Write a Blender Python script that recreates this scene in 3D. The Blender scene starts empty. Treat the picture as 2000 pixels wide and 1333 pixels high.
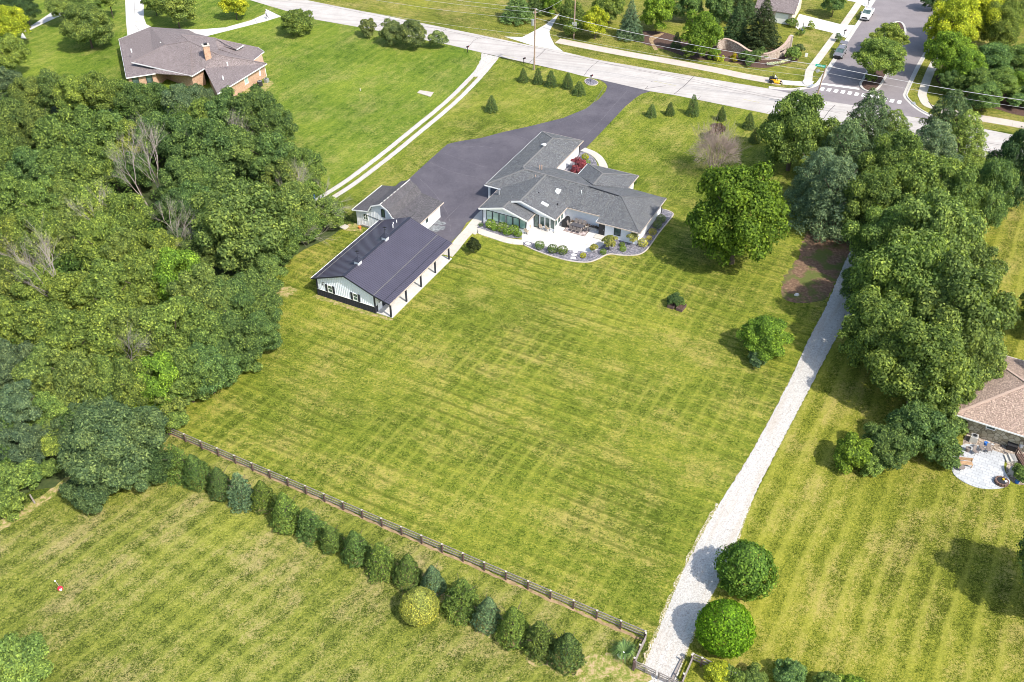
import bpy, bmesh, math, random
import numpy as np
from mathutils import Vector, Matrix
from mathutils.geometry import tessellate_polygon

# ------------------------------------------------------------------ camera, sky, sun, exposure
SC = bpy.context.scene
COL = SC.collection
F, PITCH, HC = 1900.0, math.radians(38.5), 78.0
cd = bpy.data.cameras.new("camera"); cam = bpy.data.objects.new("camera", cd); COL.objects.link(cam)
cd.sensor_width = 36.0; cd.lens = 36.0 * F / 2000.0; cd.clip_start = 0.5; cd.clip_end = 3000
cam.location = (0, 0, HC); cam.rotation_euler = (math.radians(90) - PITCH, 0, 0)
SC.camera = cam
SUN_AZ, SUN_EL = math.radians(-46), math.radians(49)      # direction towards the sun, from +X counter-clockwise
wd = bpy.data.worlds.new("World"); SC.world = wd; wd.use_nodes = True
wn = wd.node_tree; bg = wn.nodes["Background"]
sky = wn.nodes.new("ShaderNodeTexSky"); sky.sky_type = 'NISHITA'; sky.sun_disc = False
sky.sun_elevation = SUN_EL; sky.sun_rotation = math.pi / 2 - SUN_AZ
sky.air_density = 1.3; sky.dust_density = 2.0
wn.links.new(sky.outputs[0], bg.inputs[0]); bg.inputs[1].default_value = 0.15
sd = bpy.data.lights.new("sun", 'SUN'); sd.energy = 3.6; sd.angle = math.radians(0.9); sd.color = (1, .95, .86)
sun = bpy.data.objects.new("sun", sd); COL.objects.link(sun)
sv = Vector((math.cos(SUN_EL) * math.cos(SUN_AZ), math.cos(SUN_EL) * math.sin(SUN_AZ), math.sin(SUN_EL)))
sun.rotation_euler = sv.to_track_quat('Z', 'Y').to_euler(); sun.location = (30, 20, 120)
SC.view_settings.view_transform = 'Standard'; SC.view_settings.look = 'None'
SC.view_settings.exposure = 0.74; SC.view_settings.gamma = 1; SC.view_settings.use_curve_mapping = False
SC.cycles.max_bounces = 6; SC.cycles.diffuse_bounces = 3; SC.cycles.glossy_bounces = 2
SC.cycles.transmission_bounces = 3; SC.cycles.transparent_max_bounces = 4
SC.cycles.use_denoising = True; SC.cycles.filter_width = 0.95

# ------------------------------------------------------------------ where things stand
FW = np.array([0, math.cos(PITCH), -math.sin(PITCH)]); UPV = np.array([0, math.sin(PITCH), math.cos(PITCH)])
def P(x, y, h=0.0):
    """the point at height h seen at (x, y) in the 2000 x 1333 photograph"""
    d = FW + (x - 1000) / F * np.array([1., 0, 0]) - (y - 666.5) / F * UPV
    t = (h - HC) / d[2]
    return Vector((d[0] * t, d[1] * t, h))
def depth(p): return float(np.dot(np.array(p) - np.array([0, 0, HC]), FW))
ANG = math.radians(-27)
UU = Vector((math.cos(ANG), math.sin(ANG), 0)); VV = Vector((-math.sin(ANG), math.cos(ANG), 0))
def W(u, v, h=0.0): return UU * u + VV * v + Vector((0, 0, h))
def PL(pts, z=0.0): return [Vector((p.x, p.y, z)) for p in (P(a, b) for a, b in pts)]

# ------------------------------------------------------------------ materials
class N:
    def __init__(s, name, rough=0.8):
        s.m = bpy.data.materials.new(name); s.m.use_nodes = True; s.t = s.m.node_tree
        s.b = s.t.nodes["Principled BSDF"]; s.b.inputs["Roughness"].default_value = rough
        s.b.inputs["Specular IOR Level"].default_value = 0.3
        s.co = s.new("ShaderNodeTexCoord")
    def new(s, k, **kw):
        n = s.t.nodes.new(k)
        for a, b in kw.items(): setattr(n, a, b)
        return n
    def ln(s, a, b): s.t.links.new(a, b); return a
    def val(s, inp, v):
        if hasattr(v, 'is_linked') or isinstance(v, bpy.types.NodeSocket): s.ln(v, inp)
        else: inp.default_value = v
    def noise(s, scale, detail=3, rough=.55, dist=0, co=None, which=0):
        n = s.new("ShaderNodeTexNoise"); n.inputs["Scale"].default_value = scale; n.inputs["Detail"].default_value = detail
        n.inputs["Roughness"].default_value = rough; n.inputs["Distortion"].default_value = dist
        s.ln(co if co is not None else s.co.outputs["Object"], n.inputs["Vector"]); return n.outputs[which]
    def ramp(s, fac, stops, mode='LINEAR'):
        r = s.new("ShaderNodeValToRGB"); e = r.color_ramp.elements; r.color_ramp.interpolation = mode
        for i, (p, c) in enumerate(stops):
            if i < 2: e[i].position = p
            else: e.new(p)
            c = c if isinstance(c, (tuple, list)) else (c, c, c)
            e[i].color = (*c[:3], 1)
        s.ln(fac, r.inputs[0]); return r.outputs[0]
    def mix(s, f, a, b, mode='MIX'):
        n = s.new("ShaderNodeMix", data_type='RGBA', blend_type=mode)
        for i, v in ((0, f), (6, a), (7, b)):
            if isinstance(v, bpy.types.NodeSocket): s.ln(v, n.inputs[i])
            elif i == 0: n.inputs[0].default_value = v
            else: n.inputs[i].default_value = (*v[:3], 1)
        return n.outputs[2]
    def math(s, op, a, b=0.0, c=None):
        n = s.new("ShaderNodeMath", operation=op); s.val(n.inputs[0], a); s.val(n.inputs[1], b)
        if c is not None: s.val(n.inputs[2], c)
        return n.outputs[0]
    def rot(s, deg, scale=(1, 1, 1), src="Object"):
        n = s.new("ShaderNodeMapping"); n.inputs["Rotation"].default_value = (0, 0, math.radians(deg)); s.ln(s.co.outputs[src], n.inputs[0])
        if scale == (1, 1, 1): return n.outputs[0]
        q = s.new("ShaderNodeMapping"); q.inputs["Scale"].default_value = scale; s.ln(n.outputs[0], q.inputs[0]); return q.outputs[0]
    def col(s, c):
        if isinstance(c, bpy.types.NodeSocket): s.ln(c, s.b.inputs["Base Color"])
        else: s.b.inputs["Base Color"].default_value = (*c[:3], 1)
        return s
    def bump(s, h, strength=.3, dist=.05):
        n = s.new("ShaderNodeBump"); n.inputs["Strength"].default_value = strength; n.inputs["Distance"].default_value = dist
        s.ln(h, n.inputs["Height"]); s.ln(n.outputs[0], s.b.inputs["Normal"]); return s

def plain(name, c, rough=.6, var=.12, scale=3.0, metal=0.0, spec=.3):
    n = N(name, rough); f = n.noise(scale, 4)
    a = tuple(x * (1 - var) for x in c); b = tuple(min(1, x * (1 + var)) for x in c)
    n.col(n.ramp(f, [(.3, a), (.7, b)])); n.b.inputs["Metallic"].default_value = metal
    n.b.inputs["Specular IOR Level"].default_value = spec
    return n.m

def grass(name, ang, period, g1, g2, dry, dryamt=.5, cross=None, sstr=.5, line=.0, light=False):
    """mown grass; ang = direction of the mowing lines"""
    n = N(name, .9); n.b.inputs["Specular IOR Level"].default_value = .1
    wob = n.noise(.05, 2); rag = n.noise(1.6, 3, .6); lines = []
    def stripes(a, per, w, sharp):
        r = n.rot(90 - a); sx = n.new("ShaderNodeSeparateXYZ"); n.ln(r, sx.inputs[0])
        x = n.math('MULTIPLY', sx.outputs[0], 2 * math.pi / per)
        x = n.math('ADD', x, n.math('ADD', n.math('MULTIPLY', wob, 6.0), n.math('MULTIPLY', rag, 1.5)))
        si = n.math('SINE', n.math('ADD', x, .8)); lines.append(n.math('MULTIPLY', n.math('MAXIMUM', n.math('SUBTRACT', si, .45), 0.0), 1.8))
        sn = n.math('ADD', n.math('SINE', x), n.math('MULTIPLY', n.math('SINE', n.math('MULTIPLY', x, .5)), .5))
        sn = n.math('MULTIPLY', sn, sharp); sn = n.math('MINIMUM', n.math('MAXIMUM', sn, -1), 1)
        return n.math('MULTIPLY', sn, w)
    s1 = n.math('MULTIPLY', stripes(ang, period, .5, 1.5), n.ramp(n.noise(.05, 2), [(.35, .3), (.6, 1.0)]))
    if cross is not None:
        s2 = stripes(cross[0], cross[1], .5 * cross[2], 1.5)
        s1 = n.math('ADD', s1, n.math('MULTIPLY', s2, n.ramp(n.noise(.04, 2), [(.42, .1), (.6, 1.0)])))
    st = n.math('ADD', n.math('MULTIPLY', s1, sstr), .5)
    gr = n.noise(1.0, 5, .75, co=n.rot(90 - ang, (4.2, .8, 1))); mf = n.noise(4.2, 3, .7)
    big = n.noise(.055, 4, .65); mid = n.noise(.5, 6, .72); fine = n.noise(2.6, 5, .82); tiny = n.noise(7.5, 3, .8)
    c5 = lambda x, k: n.math('MULTIPLY', n.math('SUBTRACT', x, .5), k)
    f = n.math('ADD', c5(st, .34), .5)
    for x, k in ((mid, .75), (big, .85), (gr, .70), (fine, 1.2), (tiny, 1.6), (mf, .9)): f = n.math('ADD', f, c5(x, k))
    base = n.ramp(f, [(.20, tuple(x * .42 for x in g1)), (.40, g1), (.56, tuple((p + q) / 2 for p, q in zip(g1, g2))), (.74, g2), (.90, tuple(x * 1.35 for x in g2))])
    d = n.math('ADD', .5, c5(n.noise(.13, 6, .75, co=n.rot(90 - ang, (1.4, .8, 1))), 1.5))
    for x, k in ((fine, 1.3), (mid, .6), (st, .22), (tiny, 1.2)): d = n.math('ADD', d, c5(x, k))
    c = n.mix(n.ramp(d, [(.50, 0.0), (.88, dryamt)]), base, dry)
    pat = n.ramp(n.noise(.08, 3, .6), [(.36, .25), (.58, 1.0)])
    c = n.mix(n.math('MULTIPLY', n.math('MULTIPLY', lines[0], pat), line), c, tuple(x * .55 for x in g1) if not light else tuple(min(1, x * 1.2 + .01) for x in g2))
    if len(lines) > 1: c = n.mix(n.math('MULTIPLY', n.math('MULTIPLY', lines[1], n.ramp(n.noise(.05, 2), [(.42, .15), (.6, 1.0)])), line * (.55 if not light else .3)), c, tuple(min(1, x * 1.25 + .01) for x in g2))
    n.col(c); n.bump(n.math('ADD', fine, tiny), .6, .10)
    return n.m

M = {}
M['lawn_back'] = grass('lawn back', -28, 1.75, (.108, .150, .016), (.232, .240, .030), (.42, .32, .11), .66, (61, 1.85, .45), .36, .72)
M['lawn_meadow'] = grass('meadow grass', 52, 2.0, (.090, .118, .018), (.212, .226, .034), (.37, .29, .14), .80, (-28, 2.3, .75), .30, .42, True)
M['lawn_side'] = grass('lawn side', 60, 2.3, (.122, .146, .015), (.240, .238, .030), (.41, .31, .12), .64, None, .50, .40, True)
M['lawn_nw'] = grass('lawn north west', 64, 1.9, (.085, .152, .015), (.190, .232, .028), (.37, .31, .12), .50, None, .30, .3)
M['lawn_front'] = grass('lawn front', 58, 1.9, (.102, .148, .015), (.218, .236, .030), (.40, .31, .12), .56, None, .30, .3)
M['verge'] = grass('verge grass', -27, 1.3, (.108, .136, .018), (.226, .226, .034), (.40, .30, .13), .70, None, .34, .3)
M['rough'] = grass('rough ground', 10, 5, (.05, .08, .012), (.12, .15, .02), (.2, .16, .07), .4, None, .2)

n = N('forest floor', .95); f = n.noise(1.2, 6, .7)
n.col(n.ramp(f, [(.3, (.03, .045, .015)), (.55, (.06, .085, .025)), (.8, (.11, .085, .04))])); n.bump(f, .6, .2); M['floor'] = n.m
n = N('leaf litter', .95); f = n.noise(2.6, 6, .75); g = n.noise(.35, 3)
c = n.ramp(f, [(.25, (.075, .045, .028)), (.5, (.16, .098, .062)), (.66, (.28, .18, .11)), (.78, (.48, .37, .26))])
n.col(n.mix(n.ramp(g, [(.47, 0.0), (.58, .85)]), c, (.09, .12, .022))); n.bump(f, .5, .1); M['litter'] = n.m
n = N('mulch', .95); f = n.noise(3, 5, .7); n.col(n.ramp(f, [(.3, (.045, .026, .02)), (.6, (.11, .065, .05)), (.8, (.19, .12, .09))])); n.bump(f, .6, .06); M['mulch'] = n.m
n = N('dry soil', .95); f = n.noise(1.5, 6, .7); n.col(n.ramp(f, [(.3, (.17, .12, .055)), (.6, (.36, .25, .14)), (.8, (.48, .35, .22))])); n.bump(f, .5, .06); M['soil'] = n.m
n = N('bare earth patch', .95); f = n.noise(1.6, 6, .85); n.col(n.ramp(f, [(.42, (.12, .16, .02)), (.50, (.25, .24, .06)), (.56, (.38, .28, .15)), (.75, (.52, .38, .24))])); M['earth'] = n.m

def concrete(name, a, b, c2=(.3, .27, .24), ang=0, streak=0.0, fine=2.5):
    n = N(name, .85); f = n.noise(.35, 5, .65); g = n.noise(fine, 5, .7)
    s = n.math('ADD', n.math('MULTIPLY', f, .6), n.math('MULTIPLY', g, .4))
    col = n.ramp(s, [(.35, a), (.62, b)])
    if streak:
        t = n.noise(1.0, 3, .6, co=n.rot(-ang, (.02, 1.0, 1)))
        col = n.mix(n.ramp(t, [(.47, 0.0), (.64, streak)]), col, c2)
    col = n.mix(n.ramp(n.noise(6, 3, .7), [(.60, 0.0), (.75, .35)]), col, tuple(x * .6 for x in a))
    n.col(col); n.bump(g, .12, .02); return n.m
M['road'] = concrete('worn concrete road', (.375, .345, .32), (.49, .455, .425), (.30, .265, .245), -13.2, .55)
M['conc'] = concrete('white concrete', (.46, .44, .41), (.60, .58, .55))
M['path'] = concrete('tan concrete path', (.40, .345, .30), (.52, .46, .40))
M['walk'] = concrete('cream concrete walk', (.42, .385, .33), (.53, .49, .43))
M['curb'] = concrete('concrete curb', (.40, .375, .345), (.53, .505, .47))
n = N('side street asphalt', .9); f = n.noise(.3, 5, .6); g = n.noise(5, 4, .75)
s = n.math('ADD', n.math('MULTIPLY', f, .5), n.math('MULTIPLY', g, .5))
n.col(n.ramp(s, [(.3, (.165, .145, .15)), (.7, (.265, .235, .24))])); n.bump(g, .15, .02); M['street'] = n.m
n = N('pale scuffed asphalt', .9); n.col(n.ramp(n.noise(2.5, 4, .8), [(.4, (.095, .086, .10)), (.6, (.17, .155, .17))])); M['scuff'] = n.m
n = N('sealed driveway asphalt', .75); f = n.noise(.25, 5, .6); g = n.noise(4.5, 5, .8); sw = n.noise(.8, 4, .65, 3.0)
s = n.math('ADD', n.math('MULTIPLY', f, .4), n.math('MULTIPLY', g, .6))
c = n.ramp(s, [(.33, (.052, .047, .058)), (.7, (.115, .104, .122))])
c = n.mix(n.ramp(n.noise(.16, 4, .7), [(.45, 0.0), (.66, .55)]), c, (.125, .113, .128)); c = n.mix(n.ramp(n.noise(.5, 5, .8), [(.58, 0.0), (.70, .5)]), c, (.042, .038, .048))
c = n.mix(n.ramp(sw, [(.53, 0.0), (.555, .35), (.58, 0.0)]), c, (.15, .135, .15))
c = n.mix(n.ramp(n.noise(14, 2, .8), [(.66, 0.0), (.74, .8)]), c, (.24, .22, .24))
n.col(c); n.bump(g, .2, .02); M['drive'] = n.m
def gravel(name, stops, sc=7.0, fleck=None, b=.5):
    n = N(name, .92); v = n.new("ShaderNodeTexVoronoi"); v.inputs["Scale"].default_value = sc; n.ln(n.co.outputs["Object"], v.inputs[0])
    f = n.noise(1.6, 6, .8); sx = n.new("ShaderNodeSeparateXYZ"); n.ln(v.outputs["Color"], sx.inputs[0])
    s = n.math('ADD', n.math('MULTIPLY', sx.outputs[0], .5), n.math('MULTIPLY', f, .5))
    c = n.ramp(s, stops)
    if fleck: c = n.mix(n.ramp(n.noise(3.5, 4, .85, co=n.rot(90 - 61, (2.0, .8, 1))), [(.60, 0.0), (.68, .8)]), c, fleck); c = n.mix(n.ramp(n.noise(.9, 3, .6, co=n.rot(90 - 61, (1.6, .12, 1))), [(.48, 0.0), (.66, .45)]), c, tuple(x * 2.0 for x in fleck))
    n.col(c); n.bump(v.outputs[0], b, .05); return n.m
M['gravel'] = gravel('white gravel', [(.14, (.16, .14, .115)), (.30, (.39, .365, .335)), (.7, (.54, .52, .485))], 11.0, (.20, .165, .13))
M['gravel_edge'] = gravel('tan gravel edge', [(.30, (.13, .15, .03)), (.50, (.30, .27, .10)), (.62, (.45, .37, .24)), (.75, (.58, .54, .48))], 11.0)
M['slate'] = gravel('slate chips', [(.2, (.055, .055, .07)), (.5, (.15, .145, .17)), (.75, (.33, .31, .34))], 9)
M['river'] = gravel('river stones', [(.2, (.10, .075, .06)), (.5, (.30, .24, .19)), (.75, (.48, .42, .36))], 6.0)

def shingle(name, a, b, moss=None, row=.2, wid=.45, mort=.6):
    n = N(name, .9); uv = n.co.outputs["UV"]
    br = n.new("ShaderNodeTexBrick"); n.ln(uv, br.inputs[0]); br.inputs["Scale"].default_value = 1.0
    br.inputs["Brick Width"].default_value = wid; br.inputs["Row Height"].default_value = row
    br.inputs["Mortar Size"].default_value = .018; br.inputs["Mortar Smooth"].default_value = .6
    br.inputs["Color1"].default_value = (*a, 1); br.inputs["Color2"].default_value = (*b, 1)
    br.inputs["Mortar"].default_value = (*(x * mort for x in a), 1)
    c = n.mix(n.ramp(n.noise(5.5, 4, .75), [(.38, .85), (.55, 0.0)]), br.outputs[0], tuple(x * .38 for x in a))
    c = n.mix(n.ramp(n.noise(7.0, 3, .7), [(.53, 0.0), (.66, .7)]), c, tuple(min(1, x * 1.9) for x in b))
    if moss:
        c = n.mix(n.ramp(n.noise(1.0, 5, .65, co=n.rot(0, (2.2, .30, 1), "UV")), [(.50, 0.0), (.75, .6)]), c, moss)
    n.col(c); n.bump(br.outputs[1], .25, .02); return n.m
M['roof_grey'] = shingle('grey shingles', (.095, .098, .104), (.15, .153, .16), (.19, .18, .16))
M['roof_dark'] = shingle('dark shingles', (.080, .074, .080), (.115, .108, .114), (.11, .105, .11))
M['roof_brown'] = shingle('brown shingles', (.185, .150, .148), (.245, .205, .20), None)
M['roof_tan'] = shingle('tan shingles', (.30, .215, .17), (.40, .30, .24), (.24, .17, .14), .26, .34, .45)
M['ridge_grey'] = plain('ridge cap grey', (.17, .165, .16), .9)
M['ridge_dim'] = plain('faint ridge cap', (.125, .125, .13), .9)
M['ridge_brown'] = plain('ridge cap brown', (.22, .18, .175), .9)
M['ridge_tan'] = plain('ridge cap tan', (.42, .31, .25), .9)
M['metal_roof'] = plain('slate blue steel roof', (.088, .082, .112), .42, .06, .6, .25, .5)
M['navy'] = plain('navy steel trim', (.028, .030, .045), .5)
M['white_steel'] = plain('white steel siding', (.78, .82, .89), .5, .04)
M['white_paint'] = plain('white painted brick', (.78, .80, .84), .6, .05, 6)
M['white_trim'] = plain('white trim', (.78, .78, .76), .5, .03)
M['tan_trim'] = plain('tan aged fascia', (.45, .38, .32), .6)
M['dark_trim'] = plain('dark bronze trim', (.030, .030, .034), .5)
M['black'] = plain('black plastic', (.02, .02, .022), .5)
M['grey_wood'] = plain('weathered grey board', (.27, .235, .215), .85, .25, 5)
M['post_wood'] = plain('dark weathered post', (.115, .075, .068), .85, .3, 5)
M['pole_wood'] = plain('utility pole wood', (.33, .235, .175), .85, .25, 4)
M['wire'] = plain('aluminium wire', (.55, .53, .52), .4, .05, 1, .3)
M['steel'] = plain('galvanised steel', (.42, .43, .44), .4, .1, 3, .5)
M['bark'] = plain('bark', (.11, .085, .065), .95, .35, 4)
M['dead'] = plain('bleached dead wood', (.36, .31, .27), .9, .25, 4)
M['dead_brown'] = plain('brown dead twigs', (.30, .235, .20), .9, .3, 4)
M['deck'] = plain('brown deck boards', (.15, .095, .075), .8, .25, 4)
M['steel_dark'] = plain('dark grey metal', (.085, .082, .09), .5)
M['mesh_seat'] = plain('taupe mesh', (.22, .19, .175), .8)
M['wicker'] = plain('grey wicker', (.20, .17, .155), .8, .25, 12)
M['tan_wood'] = plain('tan wood', (.40, .26, .15), .7, .2, 5)
M['sling'] = plain('tan sling fabric', (.52, .42, .32), .8)
M['stone_white'] = plain('pale stepping stone', (.62, .6, .57), .85)
M['tar'] = plain('tar joint', (.075, .065, .07), .8)
M['marking'] = plain('white road paint', (.78, .77, .74), .7, .06, 4)
M['sign_green'] = plain('green sign face', (.0, .33, .25), .4)
M['yellow'] = plain('yellow machine paint', (.75, .42, .02), .4)
M['red'] = plain('red plastic', (.75, .03, .06), .4)
M['blue'] = plain('blue plastic', (.03, .16, .55), .4)
M['white_pl'] = plain('white plastic', (.8, .8, .8), .4, .02)
M['beige'] = plain('beige panel', (.52, .49, .44), .5, .05)
M['tyre'] = plain('tyre rubber', (.02, .02, .02), .85)
M['paint_white'] = plain('white car paint', (.80, .80, .80), .2, .01, 1, 0, .6)
M['paint_grey'] = plain('grey car paint', (.22, .21, .225), .25, .02, 1, .3, .6)
M['skin'] = plain('skin', (.50, .30, .22), .6, .05)
M['shirt'] = plain('light shirt', (.60, .62, .66), .8)
M['trousers'] = plain('dark trousers', (.03, .035, .07), .8)
M['hair'] = plain('dark hair', (.05, .035, .025), .8)
n = N('window glass', .08); n.b.inputs["Specular IOR Level"].default_value = .8
n.col(n.ramp(n.noise(.8, 2), [(.4, (.045, .075, .07)), (.6, (.09, .14, .13))])); M['glass'] = n.m
n = N('bright window glass', .08); n.b.inputs["Specular IOR Level"].default_value = .8
n.col(n.ramp(n.noise(.5, 2), [(.4, (.20, .33, .31)), (.6, (.38, .50, .47))])); M['glass_l'] = n.m
n = N('skylight glass', .1); n.col((.50, .60, .60)); M['sky_glass'] = n.m
n = N('brick wall', .9); br = n.new("ShaderNodeTexBrick"); n.ln(n.co.outputs["UV"], br.inputs[0]); br.inputs["Scale"].default_value = 1
br.inputs["Brick Width"].default_value = .24; br.inputs["Row Height"].default_value = .085; br.inputs["Mortar Size"].default_value = .012
br.inputs["Color1"].default_value = (.42, .20, .11, 1); br.inputs["Color2"].default_value = (.56, .36, .22, 1); br.inputs["Mortar"].default_value = (.55, .45, .36, 1)
n.col(n.mix(n.ramp(n.noise(4, 4, .8), [(.45, 0.0), (.65, .55)]), br.outputs[0], (.25, .11, .07))); M['brick'] = n.m
def stone(name, stops, mortar, sc):
    n = N(name, .9); v = n.new("ShaderNodeTexVoronoi"); v.inputs["Scale"].default_value = sc; n.ln(n.co.outputs["Object"], v.inputs[0])
    e = n.new("ShaderNodeTexVoronoi", feature='DISTANCE_TO_EDGE'); e.inputs["Scale"].default_value = sc; n.ln(n.co.outputs["Object"], e.inputs[0])
    sx = n.new("ShaderNodeSeparateXYZ"); n.ln(v.outputs["Color"], sx.inputs[0])
    s = n.math('ADD', n.math('MULTIPLY', sx.outputs[0], .6), n.math('MULTIPLY', n.noise(4, 4, .7), .4))
    c = n.mix(n.ramp(e.outputs[0], [(.02, 1.0), (.07, 0.0)]), n.ramp(s, stops), mortar)
    n.col(c); n.bump(e.outputs[0], .5, .05); return n.m
M['flag'] = stone('flagstone veneer', [(.2, (.27, .23, .15)), (.5, (.42, .37, .26)), (.8, (.52, .47, .36))], (.16, .13, .09), 1.9)
M['ledge'] = stone('ledgestone wall', [(.2, (.30, .23, .19)), (.5, (.44, .36, .30)), (.8, (.58, .50, .42))], (.24, .18, .15), 4.0)
n = N('stamped concrete', .7); br = n.new("ShaderNodeTexBrick"); n.ln(n.rot(30), br.inputs[0]); br.inputs["Scale"].default_value = 1
br.inputs["Brick Width"].default_value = .62; br.inputs["Row Height"].default_value = .45; br.inputs["Mortar Size"].default_value = .014
br.inputs["Color1"].default_value = (.38, .39, .40, 1); br.inputs["Color2"].default_value = (.46, .47, .48, 1); br.inputs["Mortar"].default_value = (.18, .18, .19, 1)
n.col(n.mix(n.ramp(n.noise(.9, 5, .65), [(.5, 0.0), (.72, .7)]), br.outputs[0], (.60, .61, .62))); M['stamped'] = n.m
n = N('patterned rug', .9); br = n.new("ShaderNodeTexChecker"); n.ln(n.rot(27), br.inputs[0]); br.inputs["Scale"].default_value = 2.2
br.inputs["Color1"].default_value = (.30, .24, .23, 1); br.inputs["Color2"].default_value = (.48, .41, .39, 1)
n.col(br.outputs[0]); M['rug'] = n.m

def leafmat(name, transl=.35):
    n = N(name, .75); n.b.inputs["Specular IOR Level"].default_value = .22
    oi = n.new("ShaderNodeObjectInfo"); ge = n.new("ShaderNodeNewGeometry")
    rnd = ge.outputs["Random Per Island"]
    v = n.ramp(rnd, [(0.0, (.35, .40, .40)), (.45, (.90, .92, .9)), (.8, (1.35, 1.28, 1.1)), (1.0, (2.3, 2.0, 1.6))])
    c = n.mix(1.0, oi.outputs["Color"], v, 'MULTIPLY')
    big = n.ramp(n.noise(.35, 3, .6), [(.35, (.80, .86, .9)), (.65, (1.22, 1.14, 1.0))])
    c = n.mix(1.0, c, big, 'MULTIPLY')
    n.col(c)
    tr = n.new("ShaderNodeBsdfTranslucent"); n.ln(n.mix(1.0, c, (1.25, 1.3, .55), 'MULTIPLY'), tr.inputs[0])
    mx = n.new("ShaderNodeMixShader"); mx.inputs[0].default_value = transl
    out = n.t.nodes["Material Output"]; n.ln(n.b.outputs[0], mx.inputs[1]); n.ln(tr.outputs[0], mx.inputs[2]); n.ln(mx.outputs[0], out.inputs[0])
    return n.m
M['leaf'] = leafmat('foliage', .40)
M['needle'] = leafmat('needle foliage', .18)

# ------------------------------------------------------------------ object helpers
def tag(o, label=None, cat=None, group=None, kind=None):
    if label: o['label'] = label
    if cat: o['category'] = cat
    if group: o['group'] = group
    if kind: o['kind'] = kind
    return o
def thing(name, label, cat, loc=(0, 0, 0), group=None):
    o = bpy.data.objects.new(name, None); COL.objects.link(o); o.location = loc; o.empty_display_size = .3
    return tag(o, label, cat, group)
WLOC = {}
def wloc(o):
    """world location of an unrotated chain of parents"""
    v = Vector((0, 0, 0))
    while o is not None:
        v += Vector(o.location) + (o.matrix_parent_inverse.translation if o.parent else Vector((0, 0, 0))); o = o.parent
    return v
def attach(o, parent):
    if parent is not None:
        o.parent = parent; o.matrix_parent_inverse = Matrix.Translation(-wloc(parent))
    return o
def mesh(name, vs, fs, mat, smooth=False):
    me = bpy.data.meshes.new(name); me.from_pydata([tuple(v) for v in vs], [], fs); me.update()
    if mat is not None: me.materials.append(mat)
    if smooth: me.polygons.foreach_set('use_smooth', [True] * len(me.polygons))
    return me
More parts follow.
